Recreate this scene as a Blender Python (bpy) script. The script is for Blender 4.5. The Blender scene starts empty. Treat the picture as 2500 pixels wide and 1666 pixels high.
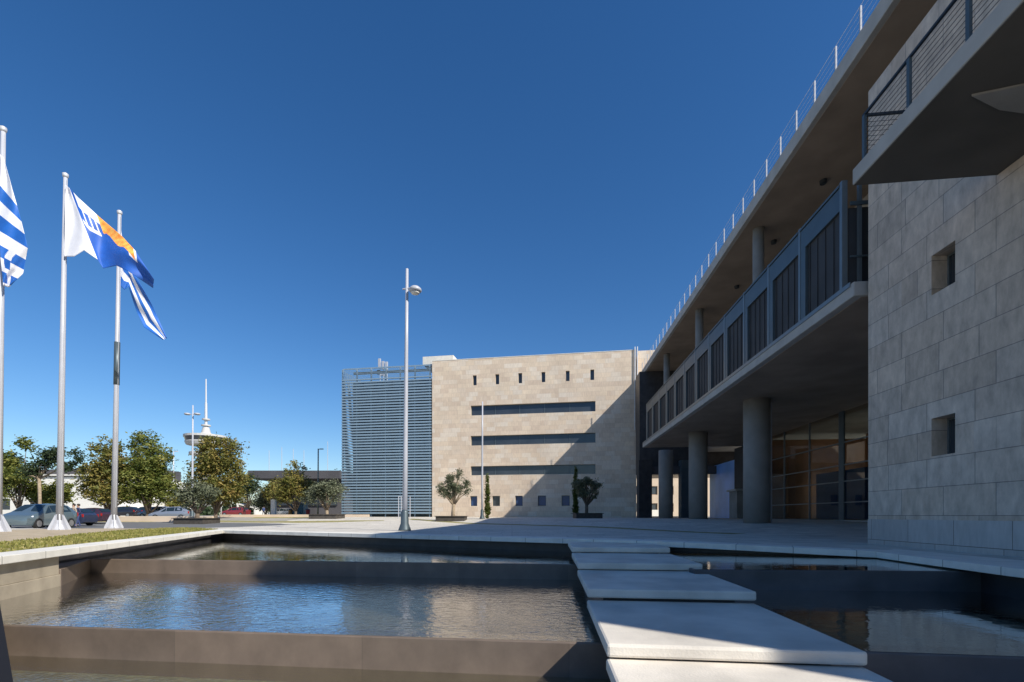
import bpy, bmesh, math, random
from mathutils import Vector, Matrix
from mathutils.geometry import delaunay_2d_cdt
C = bpy.context.scene
rnd = random.Random(7)

# ------------------------------------------------------------------ camera, sky, sun
EYE, F, HZ, CX = 0.75, 1180.0, 1258.0, 1250.0
cam = bpy.data.objects.new('camera', bpy.data.cameras.new('camera'))
C.collection.objects.link(cam); C.camera = cam
cam.location = (0, 0, EYE); cam.rotation_euler = (math.radians(90), 0, 0)
cam.data.sensor_width = 36; cam.data.lens = F/2500*36
cam.data.shift_y = (HZ-833)/2500; cam.data.clip_end = 3000; cam.data.clip_start = 0.05
SUN = Vector((0.924, -0.73, 1.0)).normalized()
world = bpy.data.worlds.new('World'); C.world = world; world.use_nodes = True
wn = world.node_tree.nodes; wl = world.node_tree.links
sky = wn.new('ShaderNodeTexSky'); sky.sky_type = 'NISHITA'; sky.sun_disc = False
sky.sun_elevation = math.asin(SUN.z); sky.sun_rotation = math.atan2(SUN.x, SUN.y)
sky.air_density = 1.0; sky.dust_density = 0.3; sky.ozone_density = 4.5; sky.altitude = 0
hs = wn.new('ShaderNodeHueSaturation'); hs.inputs['Saturation'].default_value = 1.24; hs.inputs['Hue'].default_value = .504
wl.new(sky.outputs[0], hs.inputs['Color'])
wl.new(hs.outputs[0], wn['Background'].inputs[0]); wn['Background'].inputs[1].default_value = 0.10
sl = bpy.data.lights.new('sun', 'SUN'); sl.energy = 5.0; sl.angle = math.radians(0.5); sl.color = (1, .95, .86)
so = bpy.data.objects.new('sun', sl); C.collection.objects.link(so)
so.rotation_euler = SUN.to_track_quat('Z', 'Y').to_euler(); so.location = (30, -30, 60)
C.view_settings.view_transform = 'Standard'; C.view_settings.look = 'None'
C.view_settings.exposure = 0.35; C.view_settings.gamma = 1

# ------------------------------------------------------------------ helpers
def P(px, py, Y):
    return Vector(((px-CX)/F*Y, Y, EYE+(HZ-py)/F*Y))
def W(k, t, z, ref=10.0):            # frame of the right wing: k across, t along
    Y = t-.115*(k-ref)
    return Vector((k+.0763*Y, Y, z))
def tag(o, label=None, cat=None, group=None, kind=None):
    if label: o['label'] = label
    if cat: o['category'] = cat
    if group: o['group'] = group
    if kind: o['kind'] = kind
    return o
def empty(name, loc, label, cat, group=None):
    o = bpy.data.objects.new(name, None); o.empty_display_size = .3
    C.collection.objects.link(o); o.location = loc
    return tag(o, label, cat, group)
def wloc(o):
    v = Vector((0, 0, 0))
    while o is not None:
        v += Vector(o.location); o = o.parent
    return v
class MB:
    def __init__(s): s.v = []; s.f = []; s.m = []
    def poly(s, pts, m=0):
        n = len(s.v); s.v += [Vector(p) for p in pts]; s.f.append(tuple(range(n, n+len(pts)))); s.m.append(m); return s
    def mesh(s, vs, fs, m=0):
        n = len(s.v); s.v += [Vector(p) for p in vs]
        for f in fs: s.f.append(tuple(i+n for i in f)); s.m.append(m)
        return s
    def hexa(s, p, m=0):             # p: bottom ring 4, top ring 4
        return s.mesh(p, [(3,2,1,0),(4,5,6,7),(0,1,5,4),(1,2,6,5),(2,3,7,6),(3,0,4,7)], m)
    def box(s, x0, x1, y0, y1, z0, z1, fn=None, m=0):
        p = [(x0,y0,z0),(x1,y0,z0),(x1,y1,z0),(x0,y1,z0),(x0,y0,z1),(x1,y0,z1),(x1,y1,z1),(x0,y1,z1)]
        if fn: p = [fn(*q) for q in p]
        return s.hexa(p, m)
    def prism(s, poly, z0, z1, m=0):  # poly CCW list of (x,y); z may be function
        n = len(poly); zf0 = z0 if callable(z0) else (lambda x, y: z0); zf1 = z1 if callable(z1) else (lambda x, y: z1)
        vs = [(x, y, zf0(x, y)) for x, y in poly]+[(x, y, zf1(x, y)) for x, y in poly]
        fs = [tuple(range(n))[::-1], tuple(range(n, 2*n))]+[(i, (i+1) % n, n+(i+1) % n, n+i) for i in range(n)]
        return s.mesh(vs, fs, m)
    def tube(s, pts, rad, seg=10, m=0, cap=True):
        pts = [Vector(p) for p in pts]
        if not isinstance(rad, (list, tuple)): rad = [rad]*len(pts)
        vs = []; fs = []; up = None
        for i, p in enumerate(pts):
            d = (pts[min(i+1, len(pts)-1)]-pts[max(i-1, 0)])
            if d.length < 1e-6: d = Vector((0, 0, 1))
            d.normalize()
            a = up if up is not None else (Vector((1, 0, 0)) if abs(d.x) < .8 else Vector((0, 1, 0)))
            a = (a-d*a.dot(d)).normalized(); up = a; b = d.cross(a)
            for j in range(seg):
                t = 2*math.pi*j/seg; vs.append(p+(a*math.cos(t)+b*math.sin(t))*rad[i])
        for i in range(len(pts)-1):
            for j in range(seg):
                fs.append((i*seg+j, i*seg+(j+1) % seg, (i+1)*seg+(j+1) % seg, (i+1)*seg+j))
        if cap: fs.append(tuple(range(seg))[::-1]); fs.append(tuple((len(pts)-1)*seg+j for j in range(seg)))
        return s.mesh(vs, fs, m)
    def lathe(s, prof, c, seg=24, m=0):   # prof [(r,z)]
        return s.tube([(c[0], c[1], c[2]+z) for r, z in prof], [max(r, .001) for r, z in prof], seg, m)
    def build(s, name, mats, parent=None, loc=None, smooth=False, bevel=0, uvf=None):
        if not isinstance(mats, (list, tuple)): mats = [mats]
        base = wloc(parent) if parent else Vector((0, 0, 0))
        off = Vector(loc) if loc is not None else Vector((0, 0, 0))
        if parent is None or loc is not None: o0 = off
        else: o0 = base
        me = bpy.data.meshes.new(name)
        me.from_pydata([v-o0 for v in s.v], [], s.f)
        for m in mats: me.materials.append(m)
        me.polygons.foreach_set('material_index', s.m)
        me.polygons.foreach_set('use_smooth', [smooth]*len(s.f))
        if len(s.f) < 30000:
            bm = bmesh.new(); bm.from_mesh(me); bmesh.ops.recalc_face_normals(bm, faces=bm.faces) if not getattr(s, 'keep', False) else None
            bm.to_mesh(me); bm.free()
        uv = me.uv_layers.new(name='m')
        for p in me.polygons:
            n = p.normal
            for li in p.loop_indices:
                q = me.vertices[me.loops[li].vertex_index].co+o0
                if uvf: uv.data[li].uv = uvf(q); continue
                if abs(n.z) > .75: uv.data[li].uv = (q.x, q.y)
                else:
                    h = Vector((-n.y, n.x)).normalized(); uv.data[li].uv = (q.x*h.x+q.y*h.y, q.z)
        me.validate(); me.update()
        o = bpy.data.objects.new(name, me); C.collection.objects.link(o)
        if parent: o.parent = parent; o.location = o0-base
        else: o.location = o0
        if bevel:
            b = o.modifiers.new('bevel', 'BEVEL'); b.width = bevel; b.segments = 2; b.limit_method = 'ANGLE'; b.angle_limit = math.radians(40)
        return o

def mat(name, col, rough=.7, metal=0, noise=0, nscale=3, bump=0, bscale=20, col2=None, spec=None, coat=0, detail=5):
    m = bpy.data.materials.new(name); m.use_nodes = True
    nt = m.node_tree; N = nt.nodes; L = nt.links; b = N['Principled BSDF']
    b.inputs['Base Color'].default_value = (*col, 1); b.inputs['Roughness'].default_value = rough; b.inputs['Metallic'].default_value = metal
    if spec is not None: b.inputs['Specular IOR Level'].default_value = spec
    if coat: b.inputs['Coat Weight'].default_value = coat
    if noise or col2:
        g = N.new('ShaderNodeNewGeometry'); n = N.new('ShaderNodeTexNoise'); n.inputs['Scale'].default_value = nscale; n.inputs['Detail'].default_value = detail
        L.new(g.outputs['Position'], n.inputs['Vector'])
        c2 = col2 or tuple(c*(1-noise) for c in col)
        r = N.new('ShaderNodeValToRGB'); r.color_ramp.elements[0].position = .32; r.color_ramp.elements[1].position = .68
        r.color_ramp.elements[0].color = (*c2, 1); r.color_ramp.elements[1].color = (*col, 1)
        L.new(n.outputs['Fac'], r.inputs['Fac']); L.new(r.outputs[0], b.inputs['Base Color'])
    if bump:
        g = N.new('ShaderNodeNewGeometry'); n = N.new('ShaderNodeTexNoise'); n.inputs['Scale'].default_value = bscale; n.inputs['Detail'].default_value = 6
        L.new(g.outputs['Position'], n.inputs['Vector'])
        bp = N.new('ShaderNodeBump'); bp.inputs['Strength'].default_value = bump; bp.inputs['Distance'].default_value = .02
        L.new(n.outputs['Fac'], bp.inputs['Height']); L.new(bp.outputs[0], b.inputs['Normal'])
    return m

def brickmat(name, c1, c2, mortar, bw, bh, ms, rough=.6, tint=None, streak=.15, bump=.3, big=None, vstreak=6.0):
    """stone or paving laid in courses; UV is in metres"""
    m = bpy.data.materials.new(name); m.use_nodes = True
    nt = m.node_tree; N = nt.nodes; L = nt.links; b = N['Principled BSDF']; b.inputs['Roughness'].default_value = rough
    uv = N.new('ShaderNodeUVMap'); uv.uv_map = 'm'
    br = N.new('ShaderNodeTexBrick'); br.inputs['Scale'].default_value = 1
    br.inputs['Brick Width'].default_value = bw; br.inputs['Row Height'].default_value = bh
    br.inputs['Mortar Size'].default_value = ms; br.inputs['Mortar Smooth'].default_value = .2; br.inputs['Bias'].default_value = 0
    br.inputs['Color1'].default_value = (*c1, 1); br.inputs['Color2'].default_value = (*c2, 1); br.inputs['Mortar'].default_value = (*mortar, 1)
    br.offset = .37; br.squash = .8; br.squash_frequency = 3
    L.new(uv.outputs[0], br.inputs['Vector'])
    # veins and clouds in the stone
    mp = N.new('ShaderNodeMapping'); mp.inputs['Scale'].default_value = (vstreak, 1.2, 1)
    L.new(uv.outputs[0], mp.inputs[0])
    n1 = N.new('ShaderNodeTexNoise'); n1.inputs['Scale'].default_value = 1.3; n1.inputs['Detail'].default_value = 7; n1.inputs['Roughness'].default_value = .65
    L.new(mp.outputs[0], n1.inputs['Vector'])
    n2 = N.new('ShaderNodeTexNoise'); n2.inputs['Scale'].default_value = .35; n2.inputs['Detail'].default_value = 4
    L.new(uv.outputs[0], n2.inputs['Vector'])
    def rng(src, lo, hi):
        r = N.new('ShaderNodeMapRange'); r.inputs[1].default_value = .25; r.inputs[2].default_value = .75; r.inputs[3].default_value = lo; r.inputs[4].default_value = hi
        L.new(src, r.inputs[0]); return r.outputs[0]
    mul = N.new('ShaderNodeMath'); mul.operation = 'MULTIPLY'
    L.new(rng(n1.outputs['Fac'], 1-streak, 1+streak), mul.inputs[0]); L.new(rng(n2.outputs['Fac'], .9, 1.08), mul.inputs[1])
    vm = N.new('ShaderNodeVectorMath'); vm.operation = 'SCALE'
    col = br.outputs['Color']
    if tint:
        br2 = N.new('ShaderNodeTexBrick'); br2.offset = .37; br2.squash = .8; br2.squash_frequency = 3
        for a in ('Scale', 'Brick Width', 'Row Height', 'Mortar Size', 'Mortar Smooth'): br2.inputs[a].default_value = br.inputs[a].default_value
        br2.inputs['Color1'].default_value = (1, 1, 1, 1); br2.inputs['Color2'].default_value = (0, 0, 0, 1); br2.inputs['Mortar'].default_value = (0, 0, 0, 1)
        mp2 = N.new('ShaderNodeMapping'); mp2.inputs['Location'].default_value = (bw*54, bh*36, 0); L.new(uv.outputs[0], mp2.inputs[0]); L.new(mp2.outputs[0], br2.inputs['Vector'])
        mx = N.new('ShaderNodeMix'); mx.data_type = 'RGBA'; mx.inputs['B'].default_value = (*tint, 1)
        th = N.new('ShaderNodeMapRange'); th.inputs[1].default_value = .5; th.inputs[2].default_value = 1; th.inputs[3].default_value = 0; th.inputs[4].default_value = .8
        L.new(br2.outputs['Color'], th.inputs[0]); L.new(th.outputs[0], mx.inputs['Factor']); L.new(col, mx.inputs['A']); col = mx.outputs['Result']
    L.new(col, vm.inputs[0]); L.new(mul.outputs[0], vm.inputs['Scale']); L.new(vm.outputs[0], b.inputs['Base Color'])
    ad = N.new('ShaderNodeMath'); ad.operation = 'MULTIPLY_ADD'; ad.inputs[1].default_value = .35
    inv = N.new('ShaderNodeMath'); inv.operation = 'SUBTRACT'; inv.inputs[0].default_value = 1; L.new(br.outputs['Fac'], inv.inputs[1])
    L.new(n1.outputs['Fac'], ad.inputs[0]); L.new(inv.outputs[0], ad.inputs[2])
    bp = N.new('ShaderNodeBump'); bp.inputs['Strength'].default_value = bump; bp.inputs['Distance'].default_value = .01
    L.new(ad.outputs[0], bp.inputs['Height']); L.new(bp.outputs[0], b.inputs['Normal'])
    return m

def leafmat(name, cols):
    m = bpy.data.materials.new(name); m.use_nodes = True; N = m.node_tree.nodes; L = m.node_tree.links; b = N['Principled BSDF']
    g = N.new('ShaderNodeNewGeometry'); r = N.new('ShaderNodeValToRGB')
    while len(r.color_ramp.elements) < len(cols): r.color_ramp.elements.new(.5)
    for i, c in enumerate(cols): r.color_ramp.elements[i].position = i/(len(cols)-1); r.color_ramp.elements[i].color = (*c, 1)
    n = N.new('ShaderNodeTexNoise'); n.inputs['Scale'].default_value = .9; n.inputs['Detail'].default_value = 2; L.new(g.outputs['Position'], n.inputs['Vector'])
    a = N.new('ShaderNodeMath'); a.operation = 'MULTIPLY_ADD'; a.inputs[1].default_value = .45; L.new(g.outputs['Random Per Island'], a.inputs[0])
    q = N.new('ShaderNodeMapRange'); q.inputs[1].default_value = .3; q.inputs[2].default_value = .7; q.inputs[3].default_value = 0; q.inputs[4].default_value = .55
    L.new(n.outputs['Fac'], q.inputs[0]); L.new(q.outputs[0], a.inputs[2]); L.new(a.outputs[0], r.inputs['Fac'])
    L.new(r.outputs[0], b.inputs['Base Color']); b.inputs['Roughness'].default_value = .6
    b.inputs['Transmission Weight'].default_value = 0; b.inputs['Specular IOR Level'].default_value = .3
    t = N.new('ShaderNodeBsdfTranslucent'); L.new(r.outputs[0], t.inputs['Color']); mx = N.new('ShaderNodeMixShader'); mx.inputs[0].default_value = .3
    L.new(b.outputs[0], mx.inputs[1]); L.new(t.outputs[0], mx.inputs[2]); L.new(mx.outputs[0], N['Material Output'].inputs[0])
    return m

def watermat(name, tint, bump, sc, clear=.85):
    m = bpy.data.materials.new(name); m.use_nodes = True; N = m.node_tree.nodes; L = m.node_tree.links; N.remove(N['Principled BSDF'])
    g = N.new('ShaderNodeNewGeometry'); mp = N.new('ShaderNodeMapping'); mp.inputs['Scale'].default_value = (sc*.8, sc*1.1, sc)
    mp.inputs['Rotation'].default_value = (0, 0, .35)
    L.new(g.outputs['Position'], mp.inputs[0])
    n = N.new('ShaderNodeTexNoise'); n.inputs['Scale'].default_value = 1; n.inputs['Detail'].default_value = 3; n.inputs['Roughness'].default_value = .55; n.inputs['Distortion'].default_value = .6
    L.new(mp.outputs[0], n.inputs['Vector'])
    n2 = N.new('ShaderNodeTexNoise'); n2.inputs['Scale'].default_value = .4; n2.inputs['Detail'].default_value = 2
    L.new(g.outputs['Position'], n2.inputs['Vector'])
    mr = N.new('ShaderNodeMapRange'); mr.inputs[1].default_value = .35; mr.inputs[2].default_value = .65; mr.inputs[3].default_value = .35; mr.inputs[4].default_value = 1
    L.new(n2.outputs['Fac'], mr.inputs[0]); mu = N.new('ShaderNodeMath'); mu.operation = 'MULTIPLY'; L.new(n.outputs['Fac'], mu.inputs[0]); L.new(mr.outputs[0], mu.inputs[1])
    bp = N.new('ShaderNodeBump'); bp.inputs['Strength'].default_value = bump; bp.inputs['Distance'].default_value = .02; L.new(mu.outputs[0], bp.inputs['Height'])
    fr = N.new('ShaderNodeFresnel'); fr.inputs['IOR'].default_value = 1.5; L.new(bp.outputs[0], fr.inputs['Normal'])
    gl = N.new('ShaderNodeBsdfGlossy'); gl.inputs['Roughness'].default_value = .02; L.new(bp.outputs[0], gl.inputs['Normal'])
    tr = N.new('ShaderNodeBsdfTransparent'); tr.inputs['Color'].default_value = (*tint, 1)
    mx = N.new('ShaderNodeMixShader'); L.new(tr.outputs[0], mx.inputs[1]); L.new(gl.outputs[0], mx.inputs[2])
    nb_ = N.new('ShaderNodeMath'); nb_.operation = 'SUBTRACT'; nb_.inputs[0].default_value = 1; L.new(g.outputs['Backfacing'], nb_.inputs[1])
    fm = N.new('ShaderNodeMath'); fm.operation = 'MULTIPLY'; L.new(fr.outputs[0], fm.inputs[0]); L.new(nb_.outputs[0], fm.inputs[1]); f2 = N.new('ShaderNodeMath'); f2.operation = 'MULTIPLY'; f2.use_clamp = True; f2.inputs[1].default_value = 2.3; L.new(fm.outputs[0], f2.inputs[0]); L.new(f2.outputs[0], mx.inputs[0])
    L.new(mx.outputs[0], N['Material Output'].inputs[0]); return m

M = {}
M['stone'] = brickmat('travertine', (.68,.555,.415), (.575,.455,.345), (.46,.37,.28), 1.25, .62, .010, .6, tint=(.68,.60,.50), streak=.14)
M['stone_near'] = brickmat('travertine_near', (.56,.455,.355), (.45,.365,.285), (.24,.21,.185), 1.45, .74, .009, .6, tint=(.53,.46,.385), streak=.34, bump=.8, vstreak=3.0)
M['plinth'] = brickmat('plinth_stone', (.45,.44,.42), (.38,.37,.355), (.16,.15,.14), 1.9, 9, .010, .6, streak=.16)
M['paving'] = brickmat('plaza_paving', (.62,.575,.50), (.49,.455,.395), (.27,.25,.22), 1.2, .6, .014, .75, streak=.12, bump=.2, vstreak=1.5)
M['coping'] = mat('coping_concrete', (.70,.675,.61), .7, noise=.25, nscale=1.6, detail=9, bump=.3, bscale=40)
M['coping'] = brickmat('coping_slabs', (.72,.69,.62), (.66,.63,.565), (.30,.28,.25), 1.6, 60, .010, .7, streak=.13, bump=.4, vstreak=1.5)
M['coping_flat'] = mat('painted_concrete', (.70,.675,.61), .7, noise=.15)
M['slab'] = mat('slab_concrete', (.72,.66,.57), .65, noise=.30, nscale=1.4, bump=.2, bscale=45, detail=9)
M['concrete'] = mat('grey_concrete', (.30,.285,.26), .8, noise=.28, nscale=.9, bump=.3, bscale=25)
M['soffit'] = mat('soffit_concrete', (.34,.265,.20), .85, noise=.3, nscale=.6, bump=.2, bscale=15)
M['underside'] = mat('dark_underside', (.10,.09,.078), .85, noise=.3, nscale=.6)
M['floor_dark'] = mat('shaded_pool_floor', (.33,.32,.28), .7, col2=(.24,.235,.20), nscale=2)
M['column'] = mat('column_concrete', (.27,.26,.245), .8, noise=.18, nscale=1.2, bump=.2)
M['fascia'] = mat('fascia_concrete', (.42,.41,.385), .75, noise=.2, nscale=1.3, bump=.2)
M['steel'] = mat('blue_grey_steel', (.09,.12,.135), .45, .35, noise=.15, nscale=2)
M['steel_lt'] = mat('pale_steel', (.17,.20,.215), .4, .4, noise=.1)
M['white_metal'] = mat('white_painted_metal', (.44,.45,.49), .35, noise=.08, nscale=2)
M['galv'] = mat('galvanised_metal', (.62,.62,.63), .38, .25, noise=.12, nscale=4)
M['dark_metal'] = mat('dark_metal', (.03,.035,.04), .5, .3)
M['panel'] = mat('dark_screen_glass', (.05,.051,.054), .65, 0, noise=.3, nscale=.7, spec=.3)
M['louvre'] = mat('louvre_metal', (.27,.37,.45), .35, .25, noise=.1)
M['curtain'] = mat('curtain_glass', (.035,.06,.09), .12, 0, noise=.4, nscale=.25, spec=.8)
M['winglass'] = mat('window_glass', (.045,.055,.07), .12, 0, noise=.35, nscale=.4, spec=.7)
M['blueblind'] = mat('blue_blind', (.03,.07,.19), .3, 0, noise=.2, spec=.6)
M['sky_glass'] = mat('painted_sky_reflection', (.26,.46,.85), .35, noise=.25, nscale=.5)  # flat blue stands for sky reflected in the arcade's glass doors
M['granite'] = mat('dark_wet_granite', (.045,.042,.045), .45, noise=.5, nscale=2, bump=.3, bscale=8)
M['granite_wet'] = mat('grey_weir_granite', (.10,.092,.095), .5, noise=.45, nscale=1.5, bump=.3, bscale=8)
M['black'] = mat('black_stone', (.012,.012,.014), .7, spec=.2)
M['weir'] = brickmat('stained_weir_stone', (.17,.128,.098), (.135,.103,.08), (.10,.08,.065), 2.6, 40, .003, .5, streak=.24, bump=.4, vstreak=1.6)
M['poolside'] = mat('pool_side_stone', (.40,.345,.26), .6, col2=(.26,.22,.165), nscale=1.8, bump=.3, bscale=9)
M['floor'] = mat('pool_floor', (.21,.185,.145), .7, col2=(.14,.125,.095), nscale=2.5, bump=.4, bscale=12)
M['floor_olive'] = mat('algae_floor', (.25,.245,.17), .8, col2=(.12,.125,.08), nscale=9, bump=.4, bscale=12)
M['water_near'] = watermat('pool_water_near', (.84,.86,.74), 1.0, 15)
M['water'] = watermat('pool_water', (.84,.84,.77), .75, 8)
M['water_far'] = watermat('pool_water_far', (.80,.80,.72), .25, 5)
M['grass'] = mat('grass_green', (.17,.17,.045), .9, col2=(.38,.31,.14), nscale=2.2, bump=.8, bscale=60)
M['soil'] = mat('dry_soil', (.46,.37,.25), .95, noise=.3, nscale=1.5, bump=.4)
M['asphalt'] = mat('asphalt', (.15,.15,.15), .85, noise=.25, nscale=.8, bump=.2)
M['parking'] = mat('pale_ground', (.36,.335,.285), .9, noise=.25, nscale=.3)
M['bark'] = mat('bark', (.16,.12,.085), .9, noise=.4, nscale=6, bump=.6)
M['bark_lt'] = mat('pale_bark', (.36,.28,.19), .9, noise=.4, nscale=5, bump=.6)
M['corten'] = mat('planter_steel', (.07,.06,.05), .7, noise=.4, nscale=3)
M['white_wall'] = mat('white_render', (.74,.72,.66), .8, noise=.1, nscale=.4)
M['dark_roof'] = mat('dark_roof', (.085,.08,.085), .7, noise=.3, nscale=.3)
M['cream'] = mat('cream_render', (.62,.50,.38), .8, noise=.15, nscale=.5)
M['brown'] = mat('brown_wood', (.40,.17,.08), .5, noise=.4, nscale=2)
M['warm'] = mat('warm_interior', (.50,.25,.12), .7, col2=(.26,.13,.065), nscale=.5)
M['tower'] = mat('tower_concrete', (.50,.49,.47), .7, noise=.1, nscale=.1)
M['fl_white'] = mat('flag_white', (.80,.80,.84), .7, noise=.08, nscale=3)
M['fl_blue'] = mat('flag_blue', (.012,.10,.45), .6, noise=.15, nscale=3)
M['fl_gblue'] = mat('flag_sky_blue', (.015,.13,.50), .6, noise=.15, nscale=3)
M['fl_orange'] = mat('flag_orange', (.85,.22,.03), .6, col2=(.9,.50,.10), nscale=5)
M['tyre'] = mat('tyre_rubber', (.015,.015,.015), .8); M['rim'] = mat('rim_metal', (.45,.45,.46), .3, .8)
M['carglass'] = mat('car_glass', (.015,.025,.03), .06, 0, spec=.9); M['lamp_lens'] = mat('lens', (.7,.72,.75), .1, spec=.8)
M['red_lens'] = mat('red_lens', (.35,.01,.01), .2); M['skin'] = mat('skin', (.45,.27,.18), .6)
def glass():
    m = bpy.data.materials.new('clear_glass'); m.use_nodes = True; N = m.node_tree.nodes; L = m.node_tree.links; N.remove(N['Principled BSDF'])
    fr = N.new('ShaderNodeFresnel'); fr.inputs['IOR'].default_value = 1.6
    gl = N.new('ShaderNodeBsdfGlossy'); gl.inputs['Roughness'].default_value = .02; tr = N.new('ShaderNodeBsdfTransparent'); tr.inputs['Color'].default_value = (.66,.70,.69,1)
    g = N.new('ShaderNodeNewGeometry'); nb_ = N.new('ShaderNodeMath'); nb_.operation = 'SUBTRACT'; nb_.inputs[0].default_value = 1; L.new(g.outputs['Backfacing'], nb_.inputs[1])
    fm = N.new('ShaderNodeMath'); fm.operation = 'MULTIPLY'; L.new(fr.outputs[0], fm.inputs[0]); L.new(nb_.outputs[0], fm.inputs[1])
    mx = N.new('ShaderNodeMixShader'); L.new(fm.outputs[0], mx.inputs[0]); L.new(tr.outputs[0], mx.inputs[1]); L.new(gl.outputs[0], mx.inputs[2]); L.new(mx.outputs[0], N['Material Output'].inputs[0])
    return m
M['glass'] = glass()

# ------------------------------------------------------------------ ground
def S(t): t = max(0, min(1, t)); return t*t*(3-2*t)
def zg(x, y):
    d = (x+4.2)*.8+(y-42)*.6
    z = max(.42*S(d/9), .55*S((y-38)/38))
    z -= .15*S((x-3)/8)*(1-S((y-26)/8))*(1 if y > -1 else 0)
    z -= .15*S((-x-16)/6)*S((y-27)/5)*(1-S((y-42)/14))
    return z
INNER = [(-5.46, -2.0), (-13.8, 23.07), (1.7, 14.7), (8.36, 11.1), (7.85, 7.7), (7.2, -2.0)]   # inner edge of the coping, clockwise
def offset(poly, ds):
    n = len(poly); out = []; ln = []
    for i in range(n):
        a = Vector(poly[i]); b = Vector(poly[(i+1) % n]); t = (b-a).normalized(); nn = Vector((-t.y, t.x))   # left of travel = outside for clockwise
        d = ds[i] if isinstance(ds, (list, tuple)) else ds
        ln.append((a+nn*d, t))
    for i in range(n):
        p, t = ln[i-1]; q, s_ = ln[i]; cr = t.x*s_.y-t.y*s_.x
        if abs(cr) < 1e-3: out.append(tuple(q)); continue
        w = q-p; u = (w.x*s_.y-w.y*s_.x)/cr; out.append(tuple(p+t*u))
    return out
HOLE = offset(INNER, [.88,.5,.5,.5,.5,.5]); WALLP = offset(INNER, [.86,.38,.38,.38,.38,.38]); OUTER = offset(INNER, [.62, .95, .95, .8, .8, .6])
def inside(x, y, poly):
    c = False; n = len(poly); j = n-1
    for i in range(n):
        xi, yi = poly[i]; xj, yj = poly[j]
        if (yi > y) != (yj > y) and x < (xj-xi)*(y-yi)/(yj-yi)+xi: c = not c
        j = i
    return c
LAWN = [(-8.7,5),(-14.75,23),(-15.4,25.4),(-20.3,29.8),(-19.2,24),(-17.0,19),(-15.1,15.5),(-13.9,13),(-13,9),(-12.5,5)]
SOIL = [(-12.5,5),(-13,9),(-13.9,13),(-15.1,15.5),(-17.0,19),(-19.2,24),(-20.3,29.8),(-25.5,30),(-26.5,20),(-24,10),(-22,5)]
ROAD = [(-120,32),(-24,32),(-19,33.5),(-17,39),(-22,46),(-35,49),(-120,49)]
STRIP = [(-12.6,57),(-4.2,42),(10.3,22.7),(11.3,23.2),(-3.1,43.2),(-12,59)]
MOUND = [(-32.6,60),(-25.7,62),(-29,76),(-38,73)]
STRIP2 = [(-40,52),(-27,48.5),(-17,46.5),(-13.5,51),(-14,53),(-26,51),(-39,55)]
LAWN3 = [(-52,49.5),(-36,49.2),(-40,52),(-52,53)]
regions = [('lawn', LAWN, 'grass'), ('bare_soil', SOIL, 'soil'), ('road', ROAD, 'asphalt'), ('grass_strip', STRIP, 'grass'), ('grass_mound', MOUND, 'grass'), ('grass_verge', STRIP2, 'grass'), ('roadside_grass', LAWN3, 'grass')]
vs = []; es = []
def addpoly(poly, step=2.0):
    pts = []
    for i in range(len(poly)):
        a = Vector(poly[i]); b = Vector(poly[(i+1) % len(poly)]); n = max(1, int((b-a).length/step))
        for j in range(n): pts.append(a+(b-a)*j/n)
    n0 = len(vs)
    for p in pts: vs.append(p)
    for i in range(len(pts)): es.append((n0+i, n0+(i+1) % len(pts)))
addpoly(HOLE)
for _, p, _m in regions: addpoly(p)
addpoly([(-2000,-400),(2000,-400),(2000,2600),(-2000,2600)], 500)
gx = [-1200,-600,-350,-220,-150,-120]+list(range(-100, 61, 3))+[80,110,160,260,450,900]
gy = [-200,-80,-30,-15]+list(range(-6, 100, 3))+[110,130,160,220,320,500,900,1500]
for x in gx:
    for y in gy:
        vs.append(Vector((x+.13, y+.17)))
r = delaunay_2d_cdt(vs, es, [], 0, 1e-5)
V2, FA = r[0], r[2]
gm = {n: MB() for n in ['plaza_paving', 'ground']+[q[0] for q in regions]}
idx = {n: {} for n in gm}
def noisy(x, y): return .0
for f in FA:
    cx = sum(V2[i][0] for i in f)/len(f); cy = sum(V2[i][1] for i in f)/len(f)
    if inside(cx, cy, HOLE): continue
    nm = 'ground'
    if -40 < cx < 45 and -30 < cy < 66: nm = 'plaza_paving'
    if cx < -24 and cy > 30: nm = 'ground'
    for q in regions:
        if inside(cx, cy, q[1]): nm = q[0]; break
    mb = gm[nm]; ix = idx[nm]; ff = []
    for i in f:
        if i not in ix: ix[i] = len(mb.v); mb.v.append(Vector((V2[i][0], V2[i][1], zg(*V2[i]))))
        ff.append(ix[i])
    mb.f.append(tuple(ff)); mb.m.append(0)
for nm, mb in gm.items():
    mt = {'plaza_paving': 'paving', 'ground': 'parking'}.get(nm) or [q[2] for q in regions if q[0] == nm][0]
    if mb.f:
        mb.keep = True
        o = mb.build(nm, M[mt], smooth=True)
        bm = bmesh.new(); bm.from_mesh(o.data)
        for f in bm.faces:
            if f.normal.z < 0: f.normal_flip()
        bm.to_mesh(o.data); bm.free(); tag(o, kind='structure')
# grass tufts on the near lawn (uncountable)
mb = MB(); mb.keep = True
for i in range(9000):
    for _ in range(20):
        x = rnd.uniform(-20.3, -8.7); y = rnd.uniform(6, 30)
        if inside(x, y, LAWN): break
    else: continue
    h = rnd.uniform(.03, .075); w = .03; a = rnd.uniform(0, 3.14); c, s_ = math.cos(a)*w, math.sin(a)*w; z = zg(x, y)
    mb.poly([(x-c, y-s_, z), (x+c, y+s_, z), (x+rnd.uniform(-.03, .03), y+rnd.uniform(-.03, .03), z+h)])
M['blade'] = leafmat('grass_blades', [(.12,.14,.03), (.25,.24,.06), (.46,.38,.16)])
tag(mb.build('grass', M['blade']), 'short patchy grass beside the white pool coping', 'grass', kind='stuff')

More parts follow.
